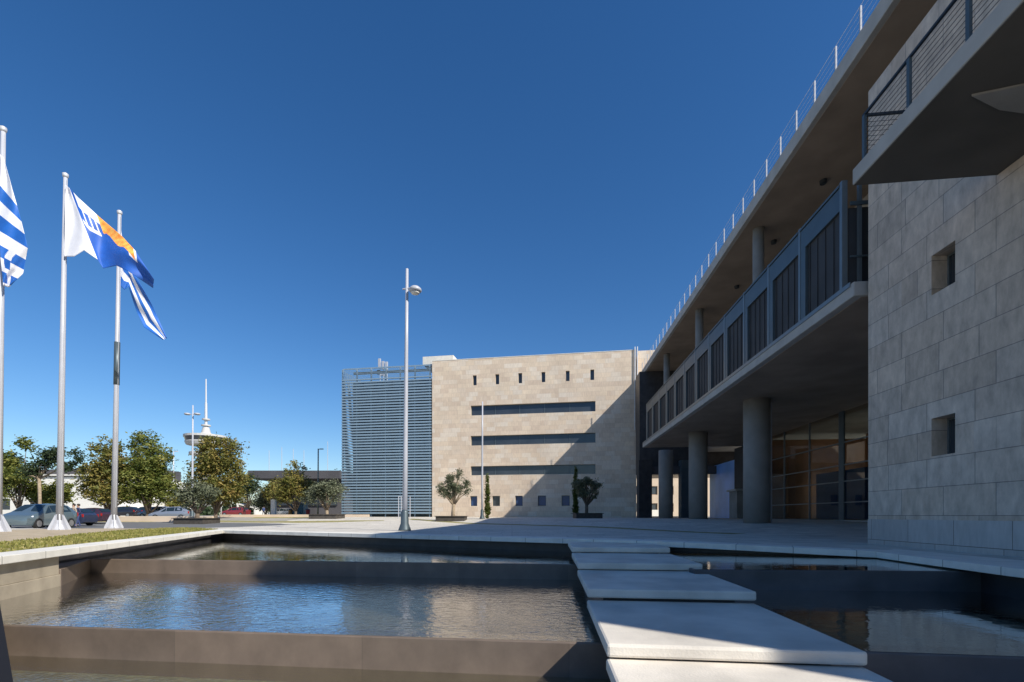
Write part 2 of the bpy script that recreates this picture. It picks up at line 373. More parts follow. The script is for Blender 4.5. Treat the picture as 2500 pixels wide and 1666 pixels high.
# ------------------------------------------------------------------ pools
zc = lambda x, y: zg(x, y)+.03
def band(i0, i1, name, label, zt, zb, mat_, inn=INNER, out=OUTER, group=None):
    a, b = inn[i0], inn[i1]; c, d = out[i1], out[i0]
    mb = MB(); n = 8
    P0 = [Vector(a).lerp(Vector(b), j/n) for j in range(n+1)]; Q0 = [Vector(d).lerp(Vector(c), j/n) for j in range(n+1)]
    vs_ = []; fs_ = []
    for j in range(n+1):
        p, q = P0[j], Q0[j]
        vs_ += [(p.x, p.y, zt(*p)), (q.x, q.y, zt(*q)), (q.x, q.y, zb(*q)), (p.x, p.y, zb(*p))]
    for j in range(n):
        o = 4*j
        for k in range(4): fs_.append((o+k, o+(k+1) % 4, o+4+(k+1) % 4, o+4+k))
    fs_ += [(0, 1, 2, 3), (4*n+3, 4*n+2, 4*n+1, 4*n)]
    mb.mesh(vs_, fs_)
    A_ = Vector(a); D_ = (Vector(b)-A_).normalized(); N_ = Vector((-D_.y, D_.x))
    return tag(mb.build(name, mat_, bevel=.012, uvf=lambda q: ((Vector((q.x, q.y))-A_).dot(D_), (Vector((q.x, q.y))-A_).dot(N_)+20+q.z)), label, 'coping', group)
zb_ = lambda x, y: zg(x, y)-.12
band(0, 1, 'pool_coping', 'long white coping slab beside the lawn on the left of the pool', zc, zb_, M['coping'])
band(1, 2, 'pool_coping', 'pale far coping of the pool from the lawn corner to the slabs', zc, zb_, M['coping'])
band(2, 3, 'pool_coping', 'shaded coping along the far edge of the pool between the slabs and the stone wall', zc, zb_, M['coping'])
band(3, 4, 'pool_coping', 'wide shaded ledge at the foot of the near stone wall', lambda x, y: zg(x, y)+.02, zb_, M['coping'], out=[(0,0),(0,0),(0,0),(9.9,12.5),(9.75,7.2),(0,0)])
band(4, 5, 'pool_coping', 'ledge of pale coping continuing beside the pool toward the viewer', lambda x, y: zg(x, y)+.02, zb_, M['coping'], out=[(0,0),(0,0),(0,0),(0,0),(9.75,7.2),(9.2,-2.0)])
band(5, 0, 'pool_coping', 'near end coping of the pool behind the viewer', zc, zb_, M['coping'])
w1_ = lambda x: 12.28-.115*(x+6.76)
def pwall(i0, i1, m_, name, label):
    a, b = Vector(WALLP[i0]), Vector(WALLP[i1]); t = (b-a).normalized(); n = Vector((-t.y, t.x))*.3
    mb = MB(); mb.prism([tuple(a), tuple(a+n), tuple(b+n), tuple(b)], -1.8, lambda x, y: zg(x, y)-.125)
    return tag(mb.build(name, m_), label, 'wall')
pwall(0, 1, M['granite'], 'pool_wall', 'dark recessed side wall of the far basin under the long white coping')
_a, _b = Vector(INNER[0]), Vector(INNER[1]); _t = (_b-_a).normalized(); _n = Vector((-_t.y, _t.x)); _e = _a+_t*((10.4-_a.y)/_t.y)
mb = MB(); mb.prism([tuple(_a+_n*.10), tuple(_a+_n*.79), tuple(_e+_n*.79-_t*.0), tuple(_e+_n*.10)], -1.79, -.52); mb.prism([tuple(_a+_n*.13), tuple(_a+_n*.79), tuple(_e+_n*.79), tuple(_e+_n*.13)], -.519, lambda x, y: zg(x, y)-.127)
_b1 = _e+_n*.10
cw = MB(); cw.prism([(-12.1, 12.85), (-11.15, w1_(-11.15)), (_b1.x, _b1.y+.01), tuple(_e+_n*.79+_t*.01)], -1.05, -.41)
tag(cw.build('pool_wall', M['weir'], bevel=.015), 'short brown slanting wall joining the side wall to the far weir', 'wall')
tag(mb.build('pool_wall', M['poolside'], bevel=.01), 'sunlit beige side wall with a ledge at the left end of the middle basin', 'wall')
pwall(1, 2, M['granite'], 'pool_wall', 'dark far wall of the pool below the coping, left of the slabs')
pwall(2, 3, M['granite'], 'pool_wall', 'dark far wall of the pool below the coping, right of the slabs')
pwall(3, 4, M['granite'], 'pool_wall', 'dark pool wall under the ledge of the near stone wall')
pwall(4, 5, M['granite'], 'pool_wall', 'dark pool wall on the right, nearest the viewer')
pwall(5, 0, M['granite'], 'pool_wall', 'dark end wall of the pool behind the viewer')
# weirs
w1 = lambda x: 12.28-.115*(x+6.76)
w1r = lambda x: 8.95-.06*(x-3)
w2 = lambda x: 6.23-.118*(x+2.9)
xs_l = lambda y: .82+.0763*y      # spine faces
xs_r = lambda y: 2.72+.0763*y
w2r = lambda x: 4.88-.13*(x-3.5)
zL1, zR1, z2, z3, z2r = -.40, -.25, -.77, -1.2, -.62
def weir(name, label, x0, x1, fn, zt, zb, m_, th=.32, chamfer=0):
    mb = MB()
    mb.prism([(x0, fn(x0)), (x1, fn(x1)), (x1, fn(x1)+th), (x0, fn(x0)+th)], zb, zt)
    return tag(mb.build(name, m_, bevel=.02), label, 'weir')
weir('pool_weir', 'brown stained weir between the two farther basins left of the slabs', -12.2, xs_l(11.3)+.02, w1, zL1-.006, -1.05, M['weir'])
weir('pool_weir', 'nearest brown weir on the left, with olive water below it', -9.6, xs_l(5.8)+.02, w2, z2-.006, -1.7, M['weir'])
weir('pool_weir', 'dark shaded weir right of the slabs, below the far water', xs_r(8.9)-.02, 8.6, w1r, zR1-.006, -1.05, M['granite_wet'])
weir('pool_weir', 'nearest dark weir at the lower right corner', xs_r(4.9)-.02, 8.4, w2r, z2r-.006, -1.7, M['granite_wet'])
def sheet(name, poly, z, m_):
    mb = MB(); mb.keep = True
    if sum(poly[i-1][0]*poly[i][1]-poly[i][0]*poly[i-1][1] for i in range(len(poly))) < 0: poly = poly[::-1]
    mb.poly([(x, y, z) for x, y in poly]); o = mb.build(name, m_); return tag(o, kind='structure')
YA = -2.6
def quadL(name, ya, yb, z, m_, z_fl, fl):
    # left basin between curves ya (near) and yb (far)
    pts = [(-14.6 if yb is None else -12.3, ya(-12.3)), ]
sheet('upper_pool_water', [(-12.2, w1(-12.2)), (xs_l(11.3), w1(1.6)), (xs_l(15.6), 15.3), (-14.6, 24.2)], zL1, M['water_far'])
sheet('pool_floor', [(-12.2, w1(-12.2)+.3), (xs_l(11.3), w1(1.6)+.3), (xs_l(15.6), 15.3), (-14.6, 24.2)], zL1-.2, M['floor'])
sheet('middle_pool_water', [(-9.9, w2(-9.9)), (xs_l(5.8), w2(1.2)), (xs_l(11.3), w1(1.6)+.002), (-12.2, w1(-12.2)+.002)], z2, M['water'])
sheet('pool_floor', [(-9.9, w2(-9.9)+.3), (xs_l(5.8), w2(1.2)+.3), (xs_l(11.3), w1(1.6)+.01), (-12.2, w1(-12.2)+.01)], z2-.16, M['floor'])
sheet('lower_pool_water', [(-6.2, YA), (xs_l(YA), YA), (xs_l(5.8), w2(1.2)+.002), (-9.6, w2(-9.6)+.002)], z3, M['water_near'])
sheet('pool_floor', [(-6.2, YA), (xs_l(YA), YA), (xs_l(5.8), w2(1.2)+.01), (-9.6, w2(-9.6)+.01)], z3-.2, M['floor_olive'])
sheet('upper_pool_water', [(xs_r(8.8), w1r(3.4)), (8.5, w1r(8.5)), (9.0, 11.3), (xs_r(14.0), 14.4)], zR1, M['water_far'])
sheet('pool_floor', [(xs_r(8.8), w1r(3.4)+.3), (8.5, w1r(8.5)+.3), (9.0, 11.3), (xs_r(14.0), 14.4)], zR1-.2, M['floor_dark'])
sheet('middle_pool_water', [(xs_r(4.9), w2r(3.1)), (8.1, w2r(8.1)), (8.5, w1r(8.5)+.002), (xs_r(8.8), w1r(3.4)+.002)], z2r, M['water_far'])
sheet('pool_floor', [(xs_r(4.9), w2r(3.1)+.3), (8.1, w2r(8.1)+.3), (8.5, w1r(8.5)+.01), (xs_r(8.8), w1r(3.4)+.01)], z2r-.15, M['floor_dark'])
sheet('lower_pool_water', [(xs_r(YA), YA), (7.6, YA), (8.1, w2r(8.1)+.002), (xs_r(4.9), w2r(3.1)+.002)], z3, M['water_far'])
sheet('pool_floor', [(xs_r(YA), YA), (7.6, YA), (8.1, w2r(8.1)+.01), (xs_r(4.9), w2r(3.1)+.01)], z3-.2, M['floor_dark'])
# sloping dark cheek wall, lower left
a, b = P(-6, 1440, 7.4), P(33, 1666, 5.0); d = (b-a).normalized(); c_ = b+d*2.2
mb = MB(); e = Vector((-.5, -.12, 0))
mb.mesh([a, c_, c_+e, a+e]+[Vector((q.x, q.y, -1.6)) for q in (a, c_, c_+e, a+e)], [(0,1,2,3),(7,6,5,4),(0,4,5,1),(1,5,6,2),(2,6,7,3),(3,7,4,0)])
tag(mb.build('pool_cheek_wall', M['black'], bevel=.01), 'black sloping cheek wall at the bottom left corner of the pool', 'wall')
# stepping slabs and the spine walls that carry them
SLABS = [(11.95, -.045), (9.45, -.19), (7.03, -.34), (4.62, -.52), (2.2, -.675), (-.25, -.83)]
labs = ['farthest stepping slab, touching the far coping of the pool', 'second farthest stepping slab, a step below the coping', 'fully shaded stepping slab in the middle of the flight',
        'stepping slab with a diagonal shadow edge across its bright corner', 'bright sunlit stepping slab cut by the bottom of the picture', 'nearest stepping slab under the viewer']
WS = lambda k, t, z: W(k, t, z, 1.8)
for (t, z), lb in zip(SLABS, labs):
    mb = MB(); mb.box(.57, 2.97, t, t+(2.5 if t < 11 else 2.35), z-.138, z, WS)
    tag(mb.build('stepping_slab', M['slab'], loc=WS(1.77, t+1.2, z-.138), bevel=.03), lb, 'slab', 'stepping slabs across the pool')
for i, (t, z) in enumerate(SLABS):
    mb = MB(); mb.box(.82, 2.72, t+.15 if i < 5 else t-2.2, t+2.54, -1.7, z-.142, WS)
    tag(mb.build('support_wall', M['granite'], loc=WS(1.77, t+1.2, -1.7)), 'dark supporting wall beneath the '+labs[i], 'wall', 'walls under the stepping slabs')

# ------------------------------------------------------------------ walls with openings
def panel(mb, O, U, L, z0, z1, ops, dep, m=0):
    """front face from O along U (unit, horizontal), openings (a0,a1,b0,b1), reveals of vector dep"""
    O = Vector(O); U = Vector(U); xs = sorted({0, L}|{q for o in ops for q in o[:2]}); zs = sorted({z0, z1}|{q for o in ops for q in o[2:4]})
    pt = lambda a, z: Vector((O.x+U.x*a, O.y+U.y*a, z))
    for i in range(len(xs)-1):
        for j in range(len(zs)-1):
            ca, cz = (xs[i]+xs[i+1])/2, (zs[j]+zs[j+1])/2
            if any(o[0] < ca < o[1] and o[2] < cz < o[3] for o in ops): continue
            mb.poly([pt(xs[i], zs[j]), pt(xs[i+1], zs[j]), pt(xs[i+1], zs[j+1]), pt(xs[i], zs[j+1])], m)
    for a0, a1, b0, b1 in [o[:4] for o in ops]:
        c = [pt(a0, b0), pt(a1, b0), pt(a1, b1), pt(a0, b1)]
        for i in range(4): p, q = c[i], c[(i+1) % 4]; mb.poly([p, q, q+dep, p+dep], m)
def window(parent, O, U, a0, a1, b0, b1, dep, glassm, framem, nm='window', fr=.06, mull=0, lab=None):
    O = Vector(O); U = Vector(U); n = -Vector(dep).normalized(); d0 = Vector(dep)*.97
    pt = lambda a, z, o=0: Vector((O.x+U.x*a, O.y+U.y*a, z))+d0+n*o
    f = MB()
    def bar(x0, x1, y0, y1):
        f.hexa([pt(x0,y0,.06), pt(x1,y0,.06), pt(x1,y0,0), pt(x0,y0,0), pt(x0,y1,.06), pt(x1,y1,.06), pt(x1,y1,0), pt(x0,y1,0)])
    bar(a0, a0+fr, b0, b1); bar(a1-fr, a1, b0, b1); bar(a0+fr, a1-fr, b0, b0+fr); bar(a0+fr, a1-fr, b1-fr, b1)
    for i in range(mull):
        x = a0+(a1-a0)*(i+1)/(mull+1); bar(x-fr/2, x+fr/2, b0+fr, b1-fr)
    w = f.build(nm, framem, parent)
    if lab: w['label'] = lab
    g = MB(); g.hexa([pt(a0,b0,.02), pt(a1,b0,.02), pt(a1,b0,.005), pt(a0,b0,.005), pt(a0,b1,.02), pt(a1,b1,.02), pt(a1,b1,.005), pt(a0,b1,.005)])
    g.build('pane', glassm, w); return w

# ------------------------------------------------------------------ near stone block (right)
K = 10.0
UW = (W(K, 1, 0)-W(K, 0, 0)).normalized(); NB = Vector((UW.y, -UW.x, 0))   # into the wall
t1 = 15.13; t0 = .5
sb = empty('stone_block', W(K, 8, -.2), 'near stone-clad block with two small square windows, right edge of the picture', 'building')
O = W(K, t1, 0); L = (W(K, t1, 0)-W(K, t0, 0)).length; U = -UW
def wY(px): return K*F/(px-1340)
opsn = []
for ytop, ybot in ((626, 722), (1022.8, 1115)):
    y0_, y1_ = wY(2274), wY(2332)
    za = EYE+(HZ-ytop)/F*y0_; zb = EYE+(HZ-ybot)/F*y0_
    a0 = (W(K, y0_, 0)-O).length; a1 = (W(K, y1_, 0)-O).length
    opsn.append((a0, a1, zb, za))
zp = EYE+(HZ-1268)/F*15.13
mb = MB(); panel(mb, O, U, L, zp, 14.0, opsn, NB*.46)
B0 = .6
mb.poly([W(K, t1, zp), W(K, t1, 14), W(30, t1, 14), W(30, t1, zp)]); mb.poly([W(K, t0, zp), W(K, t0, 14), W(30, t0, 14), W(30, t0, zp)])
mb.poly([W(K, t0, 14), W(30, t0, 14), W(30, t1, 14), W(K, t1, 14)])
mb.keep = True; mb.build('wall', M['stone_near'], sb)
mb = MB(); mb.box(K-.012, 30, t0, t1+.012, -.6, zp, W); mb.build('plinth', M['plinth'], sb)
mb = MB(); mb.box(K+.6, 29.9, t0+.1, t1-.1, zp, 13.9, W); mb.build('inner_wall', M['granite'], sb)
for i, o in enumerate(opsn):
    window(sb, O, U, *o, NB*.46, M['winglass'], M['steel_lt'], fr=.05)
# overhanging terrace slab with cable railing
ke, hu = 7.0, EYE+7.6
te, tn = 10.9, 3.6
tr_ = empty('overhanging_terrace', W(ke, 7, hu), 'overhanging concrete terrace slab with cable railing, top right corner', 'terrace')
WE = lambda k, t, z: W(k, t, z, 7.0)
mb = MB(); mb.box(ke, K+.1, tn, te+.25, hu, hu+.36, WE); s_ = mb.build('slab', M['fascia'], tr_, bevel=.02)
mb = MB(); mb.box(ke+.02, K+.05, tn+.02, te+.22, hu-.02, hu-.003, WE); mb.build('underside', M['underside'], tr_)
pa, pb, pc, pd = P(2372, 228, 8.7), P(2520, 195, 8.45), P(2520, 272, 9.1), P(2440, 262, 9.0)
mb = MB(); mb.prism([(pd.x, pd.y), (pa.x, pa.y), (pb.x, pb.y), (pc.x, pc.y)], hu-.06, hu-.022); mb.build('ceiling_panel', M['concrete'], tr_)
rl = MB(); rl.box(ke+.06, ke+.11, tn, te, hu+1.36, hu+1.41, WE); rl.box(ke+.111, K, te-.05, te, hu+1.36, hu+1.41, WE)
ra = rl.build('railing', M['dark_metal'], tr_)
for i in range(6):
    t = te-.03-i*1.35
    mb = MB(); mb.box(ke+.05, ke+.10, t-.06, t+.02, hu+.2, hu+1.36, WE); mb.build('post', M['steel'], ra)
mb = MB(); mb.box(ke+1.5, ke+1.56, te-.05, te-.01, hu+.36, hu+1.36, WE); mb.build('post', M['steel'], ra)
for j in range(8):
    z = hu+.5+j*.105; mb = MB()
    mb.tube([WE(ke+.085, tn, z), WE(ke+.085, te-.02, z), WE(K, te-.02, z)], .006, 6); mb.build('cable', M['dark_metal'], ra)

# ------------------------------------------------------------------ long wing with colonnade
wg = empty('colonnaded_wing', W(12.6, 35, .3), 'long shaded concrete wing with tall round columns and a projecting roof, right side', 'building')
kb, kr, kc, kg = 9.7, 11.6, 12.6, 19.7
zs0, zs1 = EYE+6.98, EYE+7.44          # balcony slab
zr0, zr1 = EYE+17.35, EYE+18.05         # roof slab
Tn, Tf = -2.5-.0, 64.3
def bx(name, mt, *a, parent=wg, bevel=0):
    mb = MB(); mb.box(*a, W); return mb.build(name, M[mt], parent, bevel=bevel)
bx('roof_slab', 'fascia', kr, 33, -2.3, Tf, zr0, zr1, bevel=.03)
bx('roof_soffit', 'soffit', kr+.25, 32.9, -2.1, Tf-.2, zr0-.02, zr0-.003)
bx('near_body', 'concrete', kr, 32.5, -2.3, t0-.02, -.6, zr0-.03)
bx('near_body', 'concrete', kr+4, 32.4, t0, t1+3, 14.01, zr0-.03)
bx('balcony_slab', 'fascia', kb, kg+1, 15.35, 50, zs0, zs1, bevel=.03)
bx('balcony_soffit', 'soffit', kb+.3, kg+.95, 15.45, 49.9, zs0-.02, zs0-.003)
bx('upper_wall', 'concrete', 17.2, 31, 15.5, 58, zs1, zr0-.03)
bx('end_wall', 'granite', 10.95, 32, 58.5, 61, 5.8, zr0-.03)
bx('end_beam', 'dark_roof', 10.6, 32, 57.6, 58.4, 5.6, 6.5)
for t in (29.6, 41.1, 52.4):
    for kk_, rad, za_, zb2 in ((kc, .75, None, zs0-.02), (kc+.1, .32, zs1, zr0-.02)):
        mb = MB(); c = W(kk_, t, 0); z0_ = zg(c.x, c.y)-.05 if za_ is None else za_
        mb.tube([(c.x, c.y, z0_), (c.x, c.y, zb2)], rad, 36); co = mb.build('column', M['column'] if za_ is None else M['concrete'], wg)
        co.data.polygons.foreach_set('use_smooth', [len(p.vertices) == 4 for p in co.data.polygons])
c = W(kc+1.1, 30.2, 0); mb = MB(); mb.tube([(c.x, c.y, zg(c.x, c.y)), (c.x, c.y, zs0-.02)], .05, 8); mb.build('downpipe', M['white_metal'], wg)
# screens of the balcony
Yp = [16.0+2.665*i for i in range(13)]
zt0, zt1 = EYE+10.15, EYE+11.0
for i, t in enumerate(Yp):
    mb = MB(); mb.box(kb-.02, kb+.16, t-.07, t+.07, zs1, zt1+.06, W); mb.build('screen_post', M['steel_lt'], wg, bevel=.01)
    if i < 12:
        mb = MB(); mb.box(kb+.10, kb+.14, t+.08, Yp[i+1]-.08, zs1+.05, zt0, W)
        for q in range(1, 5):
            tt = t+.08+(2.665-.16)*q/5; mb.box(kb+.07, kb+.10, tt-.012, tt+.012, zs1+.05, zt0, W)
        mb.build('screen_panel', M['panel'], wg)
        mb = MB(); mb.box(kb-.0, kb+.12, t+.07, Yp[i+1]-.07, zt0, zt1-.1, W); mb.box(kb-.04, kb+.2, t+.07, Yp[i+1]-.07, zt1-.08, zt1, W)
        mb.box(kb, kb+.1, t+2.25, t+2.59, zs1+.02, zt0-.001, W)
        mb.build('screen_rail', M['steel'], wg)
for k in (10.15, 10.7, 11.3, 12.0):
    mb = MB(); mb.box(k, k+.10, 15.85, 15.95, zs1, zt1, W); mb.build('screen_post', M['steel_lt'], wg)
mb = MB(); mb.box(kb+.2, 16, 15.97, 16.0, zs1+.02, zt0, W); mb.build('screen_panel', M['panel'], wg)
mb = MB(); mb.box(kb+.17, 16, 15.8, 15.84, zt0, zt0+.12, W); mb.box(kb+.17, 16, 15.8, 15.84, zs1+1.0, zs1+1.06, W); mb.build('end_rail', M['steel'], wg)
bx('edge_trim', 'steel_lt', kb-.03, kb-.004, 15.5, 49.8, zs1-.1, zs1+.05)
# roof railing
rr = MB(); rr.tube([W(kr+.1, 10.5, zr1+1.08), W(kr+.1, 62, zr1+1.08)], .008, 6); rail = rr.build('roof_railing', M['galv'], wg)
for z in (.3, .56, .82):
    q = MB(); q.tube([W(kr+.1, 10.5, zr1+z), W(kr+.1, 62, zr1+z)], .005, 5); q.build('cable', M['galv'], rail)
t = 18.33-4*1.57; i = 0
while t < 62:
    q = MB(); q.box(kr+.07, kr+.13, t-.03, t+.03, zr1, zr1+1.05, W); q.build('post', M['white_metal'], rail); t += 1.57
# soffit lamps
for kk, tt in ((14.2, 21), (14.2, 25.5), (14.2, 31), (14.2, 37)):
    c = W(kk, tt, zr0-.02); q = MB(); q.lathe([(.16, -.18), (.18, -.02)], c, 16); q.build('ceiling_lamp', M['dark_metal'], wg)
# glazed ground floor
gz = empty('glazed_front', W(kg, 36, .4), 'tall dark glass front with steel mullions behind the nearest column', 'glass wall')
ga, gb = 22.0, 45.5
zf, zt = .42, zs0-.03
mb = MB(); mb.box(kg+.04, kg+.06, ga, gb, zf, zt, W); mb.build('glass', M['glass'], gz)
for k_, t in enumerate([ga, 25.5, 29.8, 33.6, 37.6, 41.5, 45.4]):
    wd = .28 if k_ in (2, 3) else .05
    mb = MB(); mb.box(kg-.06, kg+.035, t-wd, t+wd, zf, zt, W); mb.build('mullion', M['steel'] if wd > .1 else M['steel_lt'], gz)
for z in (1.6, 3.0, 4.1, 5.6):
    mb = MB(); mb.box(kg-.05, kg+.03, ga, gb, z-.035, z+.035, W); mb.build('transom', M['steel_lt'], gz)
mb = MB(); mb.box(kg-.3, kg+.1, ga, gb, -.3, zf-.001, W); mb.build('sill_wall', M['fascia'], gz)
ip = MB(); ip.box(kg+.2, 29, 46.2, 46.4, .4, zs0, W); ip.box(29.01, 29.3, 19, 29.99, .2, zs1, W); ip.box(29.01, 29.3, 30, 44.5, 4.3, zs1, W); ip.box(29.01, 29.3, 44.51, 46.4, .2, zs1, W); ip.box(kg+.2, 29, 19, 19.2, .4, zs0, W); ip.build('inner_wall', M['warm'], gz)  # rear wall's low opening is out of view, shaped to let sun in
ip = MB(); ip.box(kg+.11, 31, 20, 46, .3, .405, W); ip.build('floor', M['concrete'], gz)
ip = MB(); ip.box(22, 22.6, 22, 28.6, .41, 6.2, W); ip.build('wood_screen', M['brown'], gz)
for j in range(5):
    ip = MB(); ip.box(21.9, 21.99, 22, 28.6, 1.2+j*1.1, 1.32+j*1.1, W); ip.build('shelf', M['cream'], gz)
ip = MB(); ip.box(24, 24.3, 33, 45, .41, 4.4, W); ip.build('blue_partition', M['blueblind'], gz)
# glass doors down the arcade with sky reflection painted blue; box by the glass
bp_ = MB(); bp_.box(kg-.1, kg, 52.0, 60.0, .35, 6.6, W); tag(bp_.build('painted_glass_doors', M['sky_glass'], loc=W(kg, 56, .35)), 'tall glass doors painted with a blue sky reflection between two columns at the back of the arcade', 'wall')
bp_ = MB(); bp_.box(kg-.2, kg+.1, 45.6, 51.9, .35, zs0-.03, W); tag(bp_.build('dark_wall', M['panel'], loc=W(kg, 48, .35)), 'dark recess wall left of the glass front in the arcade', 'wall')
kq = empty('kiosk', W(18.2, 49.5, .4), 'low grey kiosk box with a flat lid in the arcade beside the blue glass doors', 'kiosk')
mb = MB(); mb.box(18.3, 19.4, 48.0, 50.0, .38, 3.1, W); mb.build('body', M['concrete'], kq, bevel=.02)
mb = MB(); mb.box(18.1, 19.5, 47.8, 50.2, 3.102, 3.3, W); mb.build('lid', M['fascia'], kq, bevel=.02)
# dark piers and things in the passage beyond the wing
for px, wd, lb in ((1573, 1.55, 'dark square pier in the passage, beside the corner of the stone facade'), (1670, 1.0, 'blue grey pier in the passage, right of a narrow bright gap')):
    Yq = 57.0; c = P(px, 1260, Yq); mb = MB(); mb.box(c.x-wd/2, c.x+wd/2, Yq-.5, Yq+.5, .2, 7.2)
    tag(mb.build('pier', M['granite'] if px < 1600 else M['steel'], loc=(c.x, Yq, .2), bevel=.02), lb, 'pier')
fb = empty('cream_building', (34, 100, .4), 'sunlit cream building glimpsed through the passage under the wing', 'building')
O2 = Vector((22, 96, 0)); ops = [(2.6+3.2*i, 3.7+3.2*i, 1.4+3.4*j, 3.1+3.4*j) for i in range(8) for j in range(2)]
mb = MB(); panel(mb, O2, Vector((1, 0, 0)), 30, .3, 9, ops, Vector((0, .3, 0))); mb.poly([(22,96,.3),(22,110,.3),(22,110,9),(22,96,9)]); mb.poly([(22,96,9),(52,96,9),(52,110,9),(22,110,9)])
mb.keep = True; mb.build('wall', M['cream'], fb)
for o in ops: window(fb, O2, Vector((1, 0, 0)), *o, Vector((0, .3, 0)), M['winglass'], M['brown'])
wb = MB(); wb.box(24.6, 27.0, 88, 89, .4, 1.7); tag(wb.build('white_block', M['white_wall'], loc=(25.8, 88.5, .4), bevel=.03), 'low white block in the sun beyond the passage', 'block')

# ------------------------------------------------------------------ far stone office building
FO = Vector((16.5, 64, 0)); FU = Vector((-.9865, .1638, 0)); FN = Vector((.1638, .9865, 0))   # FN points into the building
def sx(px): r_ = (px-CX)/F; return (16.5-64*r_)/(.9865+.1638*r_)
def sz(px, py): return EYE+(HZ-py)/F*(64+.1638*sx(px))
def Fp(s, d, z): return FO+FU*s+FN*d+Vector((0, 0, z))
zT = sz(1300, 869)
of = empty('stone_office_building', Fp(14, 4, .4), 'long stone-clad office building with three ribbon windows across the plaza', 'building')
ops = []
for px0, px1, ya, yb in ((1149.4, 1453.8, 991, 1015), (1149.4, 1453.8, 1064.8, 1088.4), (1149.4, 1453.8, 1138.8, 1161)):
    ops.append((sx(px1), sx(px0), sz(px0, yb), sz(px0, ya), 'ribbon_window'))
for p in (1159, 1214, 1270, 1326.6, 1386, 1446): ops.append((sx(p+4.6), sx(p-4.6), sz(1159, 941), sz(1159, 916.6), 'slot_window'))
for p0, p1 in ((1148, 1165), (1202, 1220.5), (1258, 1276), (1313, 1333), (1371, 1391)): ops.append((sx(p1), sx(p0), sz(1156, 1236), sz(1156, 1211.5), 'window'))
s0, s1 = sx(1553.5), sx(1055)
DEP = FN*.4
mb = MB(); panel(mb, Fp(s0, 0, 0), FU, s1-s0, -.3, zT, [(a-s0, b-s0, c, d) for a, b, c, d, _ in ops], DEP)
mb.poly([Fp(s0,0,-.3), Fp(s0,0,zT), Fp(s0,18,zT), Fp(s0,18,-.3)]); mb.poly([Fp(s1,0,-.3), Fp(s1,0,zT), Fp(s1,18,zT), Fp(s1,18,-.3)])
mb.poly([Fp(s0,.4,zT), Fp(s1,.4,zT), Fp(s1,18,zT), Fp(s0,18,zT)]); mb.poly([Fp(s0,0,zT), Fp(s1,0,zT), Fp(s1,.4,zT), Fp(s0,.4,zT)])
mb.keep = True; mb.build('wall', M['stone'], of)
mb = MB(); mb.box(s0+.1, s1-.1, .5, 17.9, -.3, zT-.2, Fp); mb.build('inner_wall', M['granite'], of)
nb = 0
for a, b, c, d, nm in ops:
    gm_ = M['winglass']
    if nm == 'window': nb += 1; gm_ = M['winglass'] if nb == 2 else M['blueblind']
    window(of, Fp(0, 0, 0), FU, a, b, c, d, DEP, gm_, M['steel'], nm, fr=.08, mull=4 if nm == 'ribbon_window' else 0)
mb = MB(); mb.box(sx(1101), sx(1025), 1.2, 7.8, zT-.05, sz(1060, 863), Fp); mb.build('penthouse', M['coping_flat'], of)
mb = MB(); mb.box(s0, s1, -.03, .42, zT+.001, zT+.08, Fp); mb.build('parapet_cap', M['coping_flat'], of)
for px in (1456, 1462.5):
    c = Fp(sx(px+100), -.12, 0)
for s_ in (s0-.12, s0+.2):
    mb = MB(); mb.tube([Fp(s_, -.15, 12), Fp(s_, -.15, zT+.4)], .07, 8); mb.build('downpipe', M['galv'], of)
# block that continues the facade behind the roof of the wing
cb = empty('rear_stone_block', Fp(s0-5, 3, 8), 'upper stone block just right of the pipe, cut off by the projecting roof', 'building')
mb = MB(); mb.box(s0-14, s0-.3, .8, 14, 6.6, zT+.15, Fp); mb.build('wall', M['stone'], cb)

# louvred tower
lt = empty('louvred_tower', Fp(35, 3, .5), 'blue grey glass tower wrapped in horizontal metal louvres, left of the stone facade', 'building')
s2, s3 = sx(1053), sx(834)
zL = sz(900, 899); zB = sz(900, 925)
mb = MB(); mb.box(s2-.1, sx(852), 1.4, 16, .2, zB, Fp); mb.build('body', M['curtain'], lt)
mb = MB()
for z in [.6+4.25*i for i in range(6)]: mb.box(s2, sx(852), 1.34, 1.39, z-.2, z+.2, Fp)
for i in range(9): s_ = s2+(sx(852)-s2)*i/8; mb.box(s_-.06, s_+.06, 1.30, 1.335, .3, zB, Fp)
mb.build('mullions', M['steel'], lt)
mb = MB(); z = .95
while z < zL-1.4:
    mb.box(s2, s3, -.05, .16, z, z+.22, Fp); mb.box(s3-.02, s3+.06, .2, 9, z, z+.22, Fp); z += .405
mb.build('louvre_screen', M['louvre'], lt)
mb = MB(); z = zL-1.35
while z < zL: mb.box(s2, s3, .02, .07, z, z+.06, Fp); mb.box(s3-.02, s3+.04, .2, 9, z, z+.06, Fp); z += .2
mb.build('parapet_screen', M['louvre'], lt)
for i in range(7):
    s_ = s2+.3+(s3-s2-.35)*i/6
    mb = MB(); mb.box(s_-.07, s_+.07, .17, .42, .3, zL+.05, Fp); mb.build('screen_post', M['louvre'], lt)
mb = MB()
for z in [1.0+4.25*i for i in range(6)]: mb.box(s2, s3, .43, .53, z-.08, z+.08, Fp)
mb.build('screen_beam', M['louvre'], lt)
an = empty('antenna_mast', Fp(sx(905), 4, zB), 'cluster of white antenna panels on the roof of the louvred tower', 'antenna')
